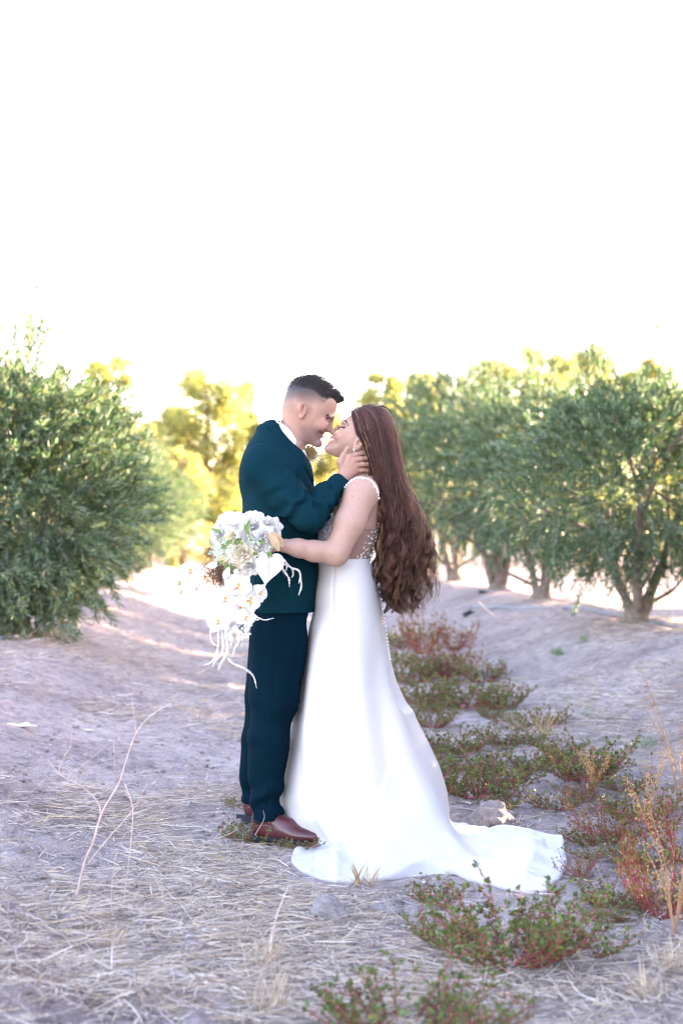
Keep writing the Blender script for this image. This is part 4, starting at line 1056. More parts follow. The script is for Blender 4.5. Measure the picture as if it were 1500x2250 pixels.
def orchid(px, py, size_px, Y, tilt=(0,0,0), seed=0):
    s = size_px/2*Y/F_PX
    lip = MB(); v, q = petal_grid(.22,.34,cup=-.9,curl=-.5,seed=1); lip.add(xf(v,(0,-.10,-.06),rx=-2.5), q); v, q = petal_grid(.12,.2,cup=.8,curl=.4); lip.add(xf(v,(0,-.12,0),rx=.5), q)
    if 'lip' not in PET: o = lip.build('lip_tmp', M_LIP); PET['lip'] = o.data; bpy.data.objects.remove(o)
    big = shared('petal_wide', lambda: petal_grid(.62,.98,cup=.22,curl=.16,wide=.72,n=9), M_PETAL)
    nar = shared('petal_sepal', lambda: petal_grid(.40,.98,cup=.2,curl=.12,wide=.8), M_PETAL)
    o = child('orchid', PET['lip'], bq, L(px,py,Y), tilt, s)
    r = np.random.default_rng(seed)
    for a, d, yo in [(0,nar,.03),(2.35,nar,.035),(-2.35,nar,.04),(1.35,big,-.02),(-1.35,big,-.015)]:
        child('petal', d, o, (0,yo,0), (r.uniform(-.12,.18), a+r.uniform(-.08,.08), 0), r.uniform(.94,1.05))
    return o
def rose(px, py, size_px, Y, m, tilt=(0,0,0), seed=0, name='rose', open_=1.0):
    s = size_px/2*Y/F_PX; r = np.random.default_rng(seed)
    core = MB(); v, q = petal_grid(.22,.42,cup=.9,curl=-.1)
    for a in (0,2.1,4.2): core.add(xf(xf(v,(0,.10,0),rx=.1),(0,0,0),rz=a), q)
    if 'core'+m.name not in PET: o = core.build('core_tmp', m); PET['core'+m.name] = o.data; bpy.data.objects.remove(o)
    # local: flower axis along +Z
    o = child(name, PET['core'+m.name], bq, L(px,py,Y), tilt, s)
    d = shared('rose_petal'+m.name, lambda: petal_grid(.52,.82,cup=.75,curl=.28,wide=.62,ruffle=.03,n=8), m)
    for ring, (cnt, rad, lean, sc, z) in enumerate([(4,.07,.16,.62,.05),(5,.15,.42,.78,.02),(6,.22,.8,.92,-.04),(7,.26,1.15,1.02,-.1)]):
        for i in range(cnt):
            a = (i+ring*.43)/cnt*2*PI+r.uniform(-.1,.1)
            e = (Matrix.Rotation(a,4,'Z') @ Matrix.Translation((0,rad,z-.18)) @ Matrix.Rotation(-lean*open_+r.uniform(-.08,.08),4,'X'))
            c = child('petal', d, o); c.matrix_local = e @ Matrix.Scale(sc,4)
    return o
FACE = lambda ax=0, az=0: (PI/2+ax, 0, az)          # flower axis turned to the camera
# blooms: from the top of the bunch down
rose(556,1150,68,5.20,M_PETAL,FACE(-.55,.1),1,'garden_rose',1.1); rose(597,1160,54,5.22,M_PETAL,FACE(-.2,.5),2,'garden_rose',.8); rose(500,1150,64,5.26,M_PETAL,FACE(-.5,-.4),3,'garden_rose',1.1)
rose(582,1180,54,5.16,M_PETAL,FACE(-.1,.3),4,'garden_rose',1.0); rose(533,1217,62,5.13,M_ROSE,FACE(.05,-.05),5,'rose'); rose(575,1207,46,5.15,M_PETAL,FACE(.0,.2),6,'garden_rose',.9)
rose(550,1247,42,5.14,M_PETAL,FACE(.4,.1),7,'lisianthus',.7); rose(522,1236,40,5.15,M_ROSE,FACE(.6,-.1),8,'rose',1.0); rose(575,1238,40,5.17,M_PETAL,FACE(.2,.2),9,'lisianthus',.8)
rose(515,1180,36,5.17,M_CREAM,FACE(-.1,-.2),10,'lisianthus',.8); rose(478,1175,40,5.24,M_PETAL,FACE(-.1,-.5),12,'garden_rose',1.0); rose(535,1175,40,5.16,M_PETAL,FACE(-.2,0),14,'lisianthus',.9)
orchid(420,1254,56,5.20,(.1,0,-.2),1); orchid(433,1292,36,5.20,(.3,.2,-.2),2); orchid(496,1316,62,5.15,(.15,.1,-.1),3); orchid(481,1365,58,5.14,(.1,-.1,-.1),4)
orchid(523,1288,66,5.14,(-.2,.3,.2),5); orchid(548,1318,62,5.15,(-.35,.5,.4),6); orchid(572,1302,44,5.18,(-.2,.6,.6),7); orchid(540,1357,50,5.16,(.1,.3,.3),8); orchid(507,1290,52,5.18,(0,-.2,0),9); orchid(515,1395,44,5.17,(.2,.1,.2),10); orchid(528,1335,46,5.17,(.2,.0,.1),11)
# anthurium
def anthurium(px, py, h_px, Y, roll, tilt, seed):
    s = h_px*Y/F_PX; n = 21; t = np.linspace(0,2*PI,72,endpoint=False)
    hx = 16*np.sin(t)**3/34; hz = (13*np.cos(t)-5*np.cos(2*t)-2*np.cos(3*t)-np.cos(4*t))/30
    hx *= 1.02; hz = np.where(hz < 0, hz*1.12, hz)
    rings = []; 
    for f in np.linspace(.02,1,9):
        x = hx*f; z = (hz-.12)*f+.12; rings.append(np.stack([x, .10*(x*2)**2-.05*np.exp(-(x/.05)**2)+.02*np.sin(z*9+x*5), z],-1))
    v = np.stack(rings); k = np.arange(9*72).reshape(9,72); k2 = np.roll(k,-1,1)
    q = np.stack([k[:-1],k2[:-1],k2[1:],k[1:]],-1).reshape(-1,4)
    o = mesh_np('anthurium', v.reshape(-1,3), quads=q, mat=M_PETAL, parent=bq); o.location = L(px,py,Y); o.rotation_euler = (tilt, roll, 0); o.scale = (s,s,s)
    sp = MB(); sp.tube(spline([(0,-.02,.14),(.01,-.07,-.02),(.05,-.09,-.34)],8), [.03,.036,.034,.032,.03,.026,.02,.008], 7); sp.build('spadix', M_CREAM, o)
anthurium(588,1243,74,5.13,.12,-.1,1); anthurium(512,1152,64,5.21,1.9,-.5,2)
# small pale florets
def florets(px, py, rad_px, Y, cnt, seed, name='floret_cluster', m=None):
    r = np.random.default_rng(seed); b = MB(); R = rad_px*Y/F_PX; v, q = petal_grid(.5,.7,cup=.3,curl=.2,n=4)
    for i in range(cnt):
        d = rand_unit(r,1)[0]; d[1] = -abs(d[1]); c = d*R*r.uniform(.6,1.0)
        rz = r.uniform(0,PI/2); tx = d[2]*.8; tz = d[0]*.9
        for a in range(4): b.add(xf(xf(v*.0085, ry=a*PI/2+rz), c, rx=tx, rz=-tz), q)
    o = b.build(name, m or M_PALE, bq); o.location = L(px,py,Y); o['kind'] = 'stuff'; return o
florets(478,1208,24,5.18,44,1); florets(508,1214,20,5.15,34,2); florets(495,1192,15,5.18,22,3); florets(556,1195,18,5.14,26,4); florets(590,1200,14,5.17,18,5); florets(525,1197,14,5.14,20,6,m=M_LEAF); florets(530,1300,18,5.17,16,7); florets(585,1215,10,5.16,10,8,m=M_LEAF); florets(545,1380,16,5.18,16,9,m=M_PETAL)
# dried brown ferns
def nest(px, py, rx, rz, Y, cnt, seed):
    r = np.random.default_rng(seed); b = MB()
    for i in range(cnt):
        c = np.array([r.normal(0,.45)*rx*Y/F_PX, r.normal(0,.012), r.normal(0,.42)*rz*Y/F_PX]); d = rand_unit(r,1)[0]; d2 = np.cross(d, rand_unit(r,1)[0]); R = r.uniform(.006,.016)
        a = np.linspace(0, r.uniform(1.5,4), 7); b.tube(c+R*(np.cos(a)[:,None]*d+np.sin(a)[:,None]*d2), [.0009]*6+[.0004], 3)
    o = b.build('dried_fern', M_NEST, bq); o.location = L(px,py,Y); o['kind'] = 'stuff'
nest(484,1262,38,30,5.18,620,1); nest(463,1216,14,20,5.22,70,2); nest(528,1252,22,14,5.17,90,3)
# tulip buds, leaves, tan dried leaf
def bud(px, py, lp, Y, ang, m, seed, name='tulip_bud'):
    s = lp*Y/F_PX; b = MB(); v, q = petal_grid(.30,1.0,cup=1.0,curl=-.05,wide=.7)
    for a in (0,2.1,4.2): b.add(xf(xf(v,(0,.20,0),rx=.06), rz=a), q)
    o = b.build(name, m, bq); o.location = L(px,py,Y); o.rotation_euler = (0,ang,0); o.scale = (s,s,s)
bud(478,1240,26,5.15,-1.75,M_PETAL,1); bud(494,1272,28,5.14,.35,M_PETAL,2); bud(513,1258,22,5.15,1.2,M_PETAL,3)
def leaf(px, py, lp, wp, Y, ang, m, tilt=0, name='leaf'):
    if m is M_LEAF: wp *= .7
    v, q = petal_grid(wp*Y/F_PX, lp*Y/F_PX, cup=.5, curl=.25, wide=.8); o = mesh_np(name, v, quads=q, mat=m, parent=bq); o.location = L(px,py,Y); o.rotation_euler = (tilt,ang,0)
for a in [(492,1230,34,4,5.15,-2.2),(500,1232,34,4,5.15,-2.75),(508,1236,28,4,5.15,3.0),(512,1236,26,4,5.15,2.9),(540,1170,28,7,5.14,.3),(548,1176,24,6,5.14,-.5),(556,1205,26,5,5.13,2.7),(500,1205,22,8,5.15,-1.2),(497,1196,16,7,5.14,1.0),(590,1212,18,8,5.13,2.8),(568,1192,16,6,5.13,1.4),(486,1170,26,5,5.2,-1.2),(548,1186,18,5,5.13,2.2),(518,1206,16,5,5.13,-2.6)]: leaf(*a, M_LEAF)
leaf(532,1372,26,10,5.2,2.9,M_EUC); leaf(538,1350,22,9,5.2,2.6,M_EUC)
for a in [(592,1172,42,13,5.15,2.3),(598,1176,38,9,5.14,2.75),(584,1180,30,10,5.16,1.9)]: leaf(*a, M_TAN, name='dried_leaf')
# trailing amaranth
def tail(pts, r0, Y, seed):
    r = np.random.default_rng(seed); n = 22*len(pts); p = spline([np.array(L(a,b,Y+.012*math.sin(i*1.7+seed))) for i, (a, b) in enumerate(pts)], n)
    rad = np.interp(np.linspace(0,1,n), [0,.12,.75,1], [.3,1,.85,.25])*r0*(1+.42*r.normal(size=n)).clip(.45,1.8)
    b = MB(); b.tube(p, rad, 6); o = b.build('amaranth_tail', M_AMAR, bq)
for i, a in enumerate([([(500,1385),(497,1430),(508,1455),(535,1468),(556,1485),(564,1512)],.0042), ([(480,1380),(478,1430),(465,1455),(447,1462)],.0044), ([(488,1385),(490,1430),(474,1452),(466,1468)],.005), ([(495,1385),(500,1430),(485,1460),(480,1474)],.005),
        ([(505,1380),(510,1410),(495,1440),(488,1462)],.0055), ([(500,1375),(496,1405),(500,1435)],.006), ([(465,1370),(463,1400),(470,1415),(478,1418)],.0038), ([(512,1385),(518,1420),(508,1445)],.005), ([(524,1385),(525,1410),(512,1430)],.005),
        ([(458,1285),(457,1315),(452,1345)],.0034), ([(545,1330),(560,1352),(580,1362),(602,1358)],.0032), ([(540,1370),(542,1388),(534,1396),(528,1392)],.003), ([(535,1402),(528,1415),(534,1424)],.003), ([(560,1352),(564,1362),(570,1360)],.0026)]): tail(a[0], a[1], 5.17, i)
for i, a in enumerate([([(612,1225),(626,1232),(630,1248),(624,1260)],.003), ([(614,1232),(622,1252),(634,1270),(636,1290)],.0038), ([(618,1236),(640,1248),(644,1262),(640,1270)],.003), ([(640,1248),(656,1254),(660,1268),(656,1282)],.0036), ([(660,1268),(662,1288),(656,1308)],.003), ([(622,1228),(640,1246),(652,1252)],.0012)]): tail(a[0], a[1], 5.19, 40+i)
# bud twig
tw_ = MB(); tw_.tube(spline([L(417,1272,5.19),L(410,1276,5.19),L(403,1290,5.18),L(398,1302,5.18)],10), .0016, 5); tw_.tube(spline([L(408,1277,5.19),L(400,1274,5.19),L(396,1277,5.19)],6), .0013, 5); tw_.build('bud_twig', mat('bud_twig', (.16,.09,.04), rough=.6), bq)
for a, b_, s_ in [(394,1281,7),(398,1302,5)]:
    o = mesh_np('orchid_bud', IV*np.array([.75,.75,1])*s_*5.18/F_PX, tris=IF, mat=mat('orchid_bud', (.34,.36,.16), rough=.5), parent=bq); o.location = L(a,b_,5.18)
st = MB()
for i in range(9):
    a = i/9*2*PI; o = Vector((.012*math.cos(a), .012*math.sin(a), 0)); st.tube([L(545,1215,5.2)+o*1.4, L(588,1203,5.225)+o*.8, L(608,1200,5.235)+o*1.3], .004, 5)
st.build('stems', M_LEAF, bq)
# ------------------------------------------------------------ boutonniere on his far lapel
bt = empty('boutonniere', P(679,996,5.52)); bt.scale = (1.3,)*3; tag(bt, 'brown thistle and pale grass boutonniere pinned to the teal lapel', 'boutonniere')
b = MB(); r = np.random.default_rng(4)
for i in range(230):
    d = rand_unit(r,1)[0]; d[1] = -abs(d[1]) if r.random() < .7 else d[1]; e = d+np.array([.3,-.1,.2])
    b.tube([d*.006, d*.017, e/np.linalg.norm(e)*.026], [.0012,.0014,.0005], 3)
b.build('thistle', mat('dry_thistle', (.55,.38,.17), rough=.7, var=.5, scale=200), bt)['kind'] = 'stuff'
b = MB()
for i in range(90):
    d = rand_unit(r,1)[0]*np.array([.7,.5,.6])+np.array([.35,-.1,-.55]); b.tube([(0,0,-.008), d*.022, d*.04+np.array([.006,0,.006])], [.0012,.001,.0003], 3)
b.build('grass_plume', mat('pale_plume', (.72,.66,.52), rough=.8, var=.15), bt)['kind'] = 'stuff'
for i, (dx, dz, s) in enumerate([(-.008,-.03,.012),(.004,-.04,.011),(-.014,-.012,.010),(.01,-.055,.009)]):
    v, q = petal_grid(1,1.5,cup=.4,curl=.3); o = mesh_np('petal', v*s, quads=q, mat=M_PETAL, parent=bt); o.location = (dx,-.012,dz); o.rotation_euler = (.2, 2.6+.5*i, 0)
# ------------------------------------------------------------ low weeds with red stems
M_RED = mat('red_stem', (.38,.075,.08), rough=.6, var=.3, scale=40)
M_WLEAF = mat('weed_leaf', (1,1,1), rough=.45, var=.15, scale=40, spec=.4, trans=.25, attr=True, tint=(1.2,1.1,.5))
def weed_mesh(seed, R=.28, Hh=.16, nst=22, leafy=1.0, upright=.35, lcol=(.13,.205,.075), leaf=.0175, redleaf=.12):
    r = np.random.default_rng(seed); st = MB(); B, D, S, LL, CC = [], [], [], [], []
    def cluster(p, d, n, sz):
        dv = d+rand_unit(r,n)*.95; dv /= np.linalg.norm(dv,axis=1,keepdims=True); sd = np.cross(dv, rand_unit(r,n)); sd /= np.linalg.norm(sd,axis=1,keepdims=True)
        B.append(p+r.normal(0,.003,(n,3))); D.append(dv); S.append(sd); LL.append(sz*r.uniform(.6,1.2,n))
        c = np.array(lcol)*(1+.22*r.normal(size=(n,1))+.15*r.normal()); rd = (r.random(n) < redleaf)[:,None]; ye = (r.random(n) < .12)[:,None]
        c = np.where(rd, np.array([.26,.08,.06]), c); c = np.where(ye, np.array([.22,.24,.06]), c); CC.append(np.clip(c,.02,.6))
    for i in range(nst):
        a = r.uniform(0,2*PI); ln = R*r.uniform(.55,1.1); e = r.uniform(.1,.9)**(1.2)*upright*1.6+.06
        d = np.array([math.cos(a), math.sin(a), e]); d /= np.linalg.norm(d)
        p0 = np.array([math.cos(a)*.015, math.sin(a)*.015, -.01]); side = rand_unit(r,1)[0]*.15
        pts = spline([p0, p0+d*ln*.4+side*ln*.3, p0+d*ln*.75+side*ln*.1+np.array([0,0,Hh*.12]), p0+d*ln+np.array([0,0,Hh*.35])], 10)
        pts[:,2] = np.maximum(pts[:,2], .004)
        st.tube(pts, np.linspace(.0032,.0014,10), 4)
        for k in range(3,10):
            cluster(pts[k], d*.5+np.array([0,0,.6]), int(4*leafy)+1, leaf*(.85))
            if r.random() < .62:
                bd = d*.4+rand_unit(r,1)[0]*.8; bd[2] = abs(bd[2])+.25; bd /= np.linalg.norm(bd); bl = r.uniform(.03,.08)*R/.28
                q = np.array([pts[k], pts[k]+bd*bl*.5, pts[k]+bd*bl+np.array([0,0,bl*.2])]); st.tube(q, [.0018,.0015,.001], 3)
                cluster(q[1], bd, int(4*leafy), leaf*.8); cluster(q[2], bd, int(9*leafy), leaf)
        cluster(pts[-1], d+np.array([0,0,.5]), int(10*leafy), leaf)
    B, D, S, LL = map(np.concatenate, (B, D, S, LL)); v, t = kites(B, D, S, LL, LL*.5, bend=.15, at=.6)
    lv = MB(); lv.add(v, t=t, c=np.repeat(np.concatenate(CC),4,axis=0)); return st, lv
def weed_var(seed, **k):
    st, lv = weed_mesh(seed, **k); o = empty('purslane_weed'); st.build('stem', M_RED, o)['kind'] = 'stuff'; lv.build('foliage', M_WLEAF, o, smooth=False)['kind'] = 'stuff'; return o
WV = [weed_var(1, nst=30), weed_var(2, nst=24, R=.24, Hh=.12, leafy=.9), weed_var(3, nst=36, R=.27, Hh=.17, upright=.42), weed_var(4, nst=22, R=.26, Hh=.16, upright=.6, leafy=.7, redleaf=.4, lcol=(.22,.18,.07))]
wused = set()
def weed(k, px, py, width_px, label, rz=0, sz=1.0, D=None):
    x, y = GX(px, py)
    for _ in range(4):                       # settle on the uneven ground
        D_ = F_PX*(CAM_H-float(gz_s(x, y)))/(py-HOR); x, y = (px-750)*D_/F_PX, D_
    o = WV[k] if k not in wused else dup(WV[k]); wused.add(k)
    s = width_px*y/F_PX/(.52); o.location = (x, y, float(gz(x, y))); o.rotation_euler = (0,0,rz); o.scale = (s,s,s*sz)
    return tag(o, label, 'weed', 'red-stemmed weeds on the orchard floor')
weed(2, 1120,2115, 400, 'large red-stemmed weed in front of the spread train', .3)
weed(0, 1235,2090, 260, "red-stemmed weed touching the large one under the train's end", 2.3)
weed(0, 880,2275, 380, 'out-of-focus leafy weed in front of the large one', 1.1)
weed(1, 1050,2265, 260, 'smaller out-of-focus weed beside the leafy one', 2.0)
weed(1, 960,1985, 150, 'small weed against the arched hem of the train', .8)
weed(0, 1050,1752, 230, 'round weed behind the skirt beside the dirt clods', 1.9, 1.1)
weed(2, 1280,1728, 220, 'bushy weed past the clods, midway to the straight hose', .2)
weed(1, 1160,1690, 150, 'low weed between the round and the bushy one', 4)
weed(1, 1000,1652, 170, 'low weed just behind the skirt edge', 2.5, 1.1)
weed(3, 1330,1850, 200, "sprawling weed with bare red stems beyond the train's end", 1.0)
weed(3, 1450,2010, 260, 'tall reddish seeding weed with an amber stalk in it', 2.4, 1.5)
weed(3, 1500,1900, 230, 'reddish seeding weed behind the tall reddish one', 3.4, 1.6)
weed(3, 1270,1925, 110, 'small reddish weed at the end of the train', 5.0)
weed(1, 560,1845, 190, 'low weed in front of the brown shoes', 1.2, .75)
weed(1, 660,1872, 120, 'small weed touching the shoe tip', 3.2, .7)
weed(1, 530,1772, 90, 'small weed behind the far shoe', .5, 1.0)
weed(2, 930,1548, 150, 'green weed beside the skirt below the buttons', .9)
weed(0, 1020,1555, 170, 'green weed at the foot of the berm', 2.2)
weed(2, 1100,1560, 140, 'green weed next along the berm, furthest from the skirt', 3.9)
weed(0, 905,1500, 140, 'yellowing weed by the skirt', 5.1, 1.2)
weed(3, 980,1490, 150, 'weed with painted orange sun tint on the berm foot', 1.5, 1.3)  # orange of the dappled sun comes from the leaf colour
weed(3, 930,1435, 150, 'weed with painted sun-orange leaves below the hair ends', 2.9, 1.4)  # sun patch imitated with the orange leaf variant
weed(0, 885,1425, 110, 'green weed under the hair ends', .1, 1.2)
weed(3, 1000,1430, 110, 'weed with leaves painted sun-orange, furthest along the berm', 4.4, 1.2)  # orange sunlight put into the leaf colour here too
weed(1, 1370,1745, 130, 'low weed beyond the sprawling one', 3.0)
weed(0, 1180,1600, 130, 'spreading weed beside the golden dry tuft', .4)
weed(2, 950,1600, 130, 'dense weed hugging the skirt behind the clods', 1.4)
weed(0, 1110,1730, 150, 'weed between the round one and the flat one', 3.3)
weed(1, 1220,1775, 150, 'flat weed before the bushy one', 2.6)
weed(0, 960,1490, 140, 'green weed between the yellowing and orange ones', 4.2)
weed(0, 870,1460, 100, 'green weed tucked behind the buttons', 2.0)
weed(2, 1060,1500, 120, 'rusty weed climbing the berm foot', 5.2)
weed(0, 1400,1800, 170, 'red-stemmed weed under the amber stalks', .8)
weed(1, 1320,1700, 150, 'low weed behind the bushy one', 1.7, .8)
weed(0, 1110,1640, 150, 'low green weed near the single sprout', 2.8, .8)
weed(1, 1240,1660, 140, 'low green weed above the bushy one', .3, .8)
weed(0, 1040,1690, 150, 'low green weed in front of the skirt-edge weeds', 5.5, .8)
weed(1, 1420,1900, 190, 'low weed between the sprawling and the tall ones', 1.9, .9)
weed(0, 1330,1990, 160, "green weed close by the train's end", 2.1, .9)
weed(2, 985,2080, 190, 'green weed between the small clod and the large weed', 3.6, .9)
weed(1, 870,1590, 110, 'low weed half hidden by the skirt', 3.0)

rw = random.Random(12)
for k in range(26):                                # a loose strip of small weeds behind the skirt
    py_ = rw.uniform(1425,1790); t_ = (py_-1425)/365; px_ = rw.uniform(870+75*t_, 1060+330*t_)
    o = weed(rw.choice([0,1,1,2,3]), px_, py_, rw.uniform(55,100)*(.75+.5*t_), 'small low weed of the strip between the skirt and the berm', rw.uniform(0,6), rw.uniform(.6,.95)); o['group'] = 'small weeds in the strip behind the skirt'
for k in range(9):
    o = weed(rw.choice([0,1,3]), rw.uniform(1270,1490), rw.uniform(1790,2080), rw.uniform(80,140), 'small weed among the amber and reddish seeding plants', rw.uniform(0,6), rw.uniform(.6,.9)); o['group'] = 'small weeds among the seeding plants'
# ------------------------------------------------------------ dry straw, tufts, twigs
M_STRAW = mat('dry_straw', (1,1,1), rough=.7, var=.2, scale=30, spec=.25, trans=.15, attr=True)
STC = np.array([[.62,.53,.45],[.50,.41,.35],[.70,.62,.54],[.32,.25,.21],[.60,.46,.31]])
def blades(P0, ang, pitch, L_, w, r, cols, curve=.15):
    n = len(P0); d = np.stack([np.cos(ang)*np.cos(pitch), np.sin(ang)*np.cos(pitch), np.sin(pitch)],-1); sd = np.stack([-np.sin(ang), np.cos(ang), np.zeros(n)],-1)
    tl = r.normal(0,.6,n); sd = sd*np.cos(tl)[:,None]+np.array([0,0,1])*np.sin(tl)[:,None]
    cv = r.normal(0,curve,(n,1))*np.stack([-np.sin(ang), np.cos(ang), np.zeros(n)],-1); V = []
    for t, ww in ((0,.8),(.35,1),(.7,.8),(1,.15)):
        p = P0+d*(L_*t)[:,None]+cv*(L_*t*t)[:,None]; V += [p+sd*(w*ww)[:,None]*.5, p-sd*(w*ww)[:,None]*.5]
    v = np.stack(V,1); k = np.arange(n)[:,None]*8
    q = np.concatenate([k+np.array([[0,1,3,2]])+2*j for j in range(3)]); return v.reshape(-1,3), q, np.repeat(cols, 8, axis=0)
def straw(n, seed, name, xr, yr, dens_fn, Lr=(.04,.2), wr=(.0012,.0034), lift=.0):
    r = np.random.default_rng(seed); b = MB()
    x = r.uniform(*xr, n*4); y = yr[0]*(yr[1]/yr[0])**r.random(n*4); keep = r.random(n*4) < dens_fn(x, y); x = x[keep][:n]; y = y[keep][:n]; m = len(x)
    z = gz(x, y)+np.abs(r.normal(0,.006,m))+.002
    base = np.floor(vnoise(x*1.2,y*1.2,55)*6)
    ang = vnoise(x*1.6, y*1.6, 51)*2*PI*1.3+r.normal(0,1.25,m); pit = r.normal(.03,.09,m); L_ = r.uniform(*Lr, m)*r.uniform(.3,1,m)
    c = STC[r.choice(5, m)]*(1+.15*r.normal(size=(m,1)))
    v, q, cc = blades(np.stack([x,y,z],-1), ang, pit, L_, r.uniform(*wr, m), r, np.clip(c,.05,.9)); b.add(v, q, c=cc)
    o = b.build(name, M_STRAW); o['kind'] = 'stuff'; return o
def in_train(x, y): return poly_sdf(trn, x, y) > -.02
def dens_near(x, y):
    u = x+ROW_T*y
    a = sstep(.42,.66,vnoise(x*2.1, y*1.6, 61))*.8+.2*vnoise(x*6,y*6,62)
    left = np.exp(-((x+.62)/.5)**2)*sstep(7.5,5.5,y); mid = np.exp(-((x+.05)/.55)**2)*sstep(5.3,4.6,y)
    d = a*(.38+1.0*np.maximum(left,mid)); d = np.where(u < -.75, d*.3, d); d = np.where(in_train(x,y), 0, d)
    return np.clip(d,0,1)
o = straw(38000, 5, 'dry_straw', (-1.5,1.9), (3.1,8.5), dens_near); tag(o, 'loose dry straw littering the soil around the couple', 'straw')
o = straw(24000, 6, 'dry_grass_litter', (-3.5,3.2), (8.0,17.), lambda x, y: np.clip(sstep(.38,.62,vnoise(x*1.3,y*.8,63))*.9,0,1), Lr=(.06,.25), wr=(.002,.005)); tag(o, 'thin dry grass litter further along the path', 'straw')
o = straw(12000, 9, 'chaff', (-1.5,1.9), (3.1,7.0), lambda x, y: np.where(in_train(x,y),0,.3+.6*vnoise(x*3,y*3,66)), Lr=(.008,.035), wr=(.0015,.005)); tag(o, 'fine chaff and broken leaf bits on the soil', 'chaff')
# pebbles and crumbs of soil
def crumbs(n, seed):
    r = np.random.default_rng(seed); b = MB(); x = r.uniform(-1.5,1.9,n); y = 3.1*(9/3.1)**r.random(n); k = ~in_train(x,y); x, y = x[k], y[k]; z = gz(x, y)
    s = r.exponential(.0036,len(x)).clip(.0015,.02)
    for i in range(len(x)): b.add((IV*(1+.25*r.normal(size=(len(IV),1)))*np.array([1,1,.7]))*s[i]+np.array([x[i],y[i],z[i]+s[i]*.3]), t=IF)
    o = b.build('soil_crumbs', M_SOIL, smooth=False); o['kind'] = 'stuff'; return tag(o, 'small crumbs of dry soil scattered on the path', 'soil')
crumbs(6500, 3)
# clods
M_CLOD = mat('grey_clod', (.30,.265,.26), rough=.95, var=.35, scale=40, bump=1.0, bscale=120, spec=.1)
def clod(px, py, wpx, label, seed, tall=.7):
    x, y = GX(px, py); R = wpx/2*y/F_PX; r = np.random.default_rng(seed)
    f = Field((-R*1.7,-R*1.7,-R),(R*1.7,R*1.7,R*1.8), R/14)
    for i in range(9):
        d = rand_unit(r,1)[0]*R*.55; d[2] = abs(d[2])*tall*.8; f.ell(d, np.array([1,1,.85])*R*r.uniform(.3,.55), R*.12)
    def dd(v, nr): return R*.16*(vnoise(v[:,0]/R*4+7*v[:,2]/R, v[:,1]/R*4+5*v[:,2]/R, seed)-.5)+R*.09*(vnoise(v[:,0]/R*11+9*v[:,2]/R, v[:,1]/R*11+8*v[:,2]/R, seed+1)-.5)
    o = f.mesh('soil_clod', M_CLOD, relax=1, disp=dd); o.location = (x, y, float(gz(x,y))-R*.05); return tag(o, label, 'clod', 'clods of dry soil')
clod(1078,1822,125,'largest cracked soil clod behind the train',1,1.3); clod(1010,1824,95,'flatter soil clod next to the cracked one',2); clod(722,2014,125,"crumbly clod in the straw before the train's tip",3,.7); clod(850,2005,70,'small clod under the front hem',4,.5)
clod(1090,1610,40,'small pale clod among the weeds',5); clod(905,2010,60,'lump of soil under the small weed',6,.5)
# dry branching twig plant, left foreground
def twig_plant(paths, D, rad, label, name='dry_twig', m=None, seed=0):
    r = np.random.default_rng(seed); b = MB()
    for pts, rr in paths:
        yo = np.cumsum(r.normal(0,.012,len(pts))); p = spline([np.array(P(a,c,D+yo[i])) for i, (a, c) in enumerate(pts)], 6*len(pts)); b.tube(p, np.linspace(rr, rr*.35, len(p))*(1+.08*r.normal(size=len(p))), 5)
    o = b.build(name, m or M_DRY); return tag(o, label, 'twig')
M_DRY = mat('dry_twig', (.56,.43,.40), rough=.8, var=.25, scale=40)
twig_plant([([(155,2035),(165,1985),(185,1900),(205,1850),(225,1785),(262,1720),(278,1670),(300,1610),(335,1570),(376,1545)],.0042), ([(222,1790),(215,1762),(180,1728),(130,1700),(105,1668)],.0024), ([(148,1712),(165,1690),(172,1690),(235,1638)],.0018), ([(168,1722),(170,1690)],.0014), ([(128,1698),(140,1665),(155,1640),(158,1600)],.0016),
    ([(300,1612),(295,1570),(290,1535),(296,1512)],.0018), ([(310,1608),(350,1600),(365,1598)],.0012), ([(275,1722),(290,1765),(292,1800),(285,1880),(275,1960),(272,2020)],.0022), ([(195,1895),(240,1840),(290,1782),(325,1720)],.0019), ([(165,1985),(190,2030),(240,2075),(285,2095)],.0018), ([(250,1618),(252,1690)],.001), ([(248,1600),(235,1572)],.001)],
    4.33, .004, 'tall branching pale dry twig standing alone in the straw', 'dry_plant', seed=2)
twig_plant([([(250,2045),(245,1960),(262,1860),(300,1800)],.0014), ([(370,2010),(350,1950),(325,1890),(318,1870)],.0013), ([(262,2050),(248,2000),(244,1930)],.001)], 4.2, .002, 'thin bare stalks beside the branching dry twig', 'dry_stalk', seed=4)
twig_plant([([(590,2140),(596,2080),(606,2020),(622,1975),(635,1945)],.004), ([(520,2120),(525,2060),(530,2010)],.0014), ([(585,2150),(570,2090),(560,2060)],.0015)], 3.95, .004, 'pale upright dead grass stalk in front of the train', 'dry_stalk', seed=5)
twig_plant([([(398,1425),(405,1380),(418,1340)],.005), ([(440,1480),(420,1430),(400,1400)],.003)], 11.0, .004, 'pale dead stem standing on the path behind the bouquet', 'dry_stalk', seed=6)
twig_plant([([(435,1858),(470,1845),(505,1832),(520,1822)],.0022), ([(470,1845),(490,1822),(515,1800)],.0014), ([(560,1835),(580,1800),(578,1780)],.0013)], 5.25, .002, 'bleached twig lying by the brown shoes', 'dry_twig', seed=7)
twig_plant([([(1050,1322),(1080,1350),(1110,1372)],.012)], 14.3, .01, 'pale stick lying by the black plastic', 'stick', seed=8)
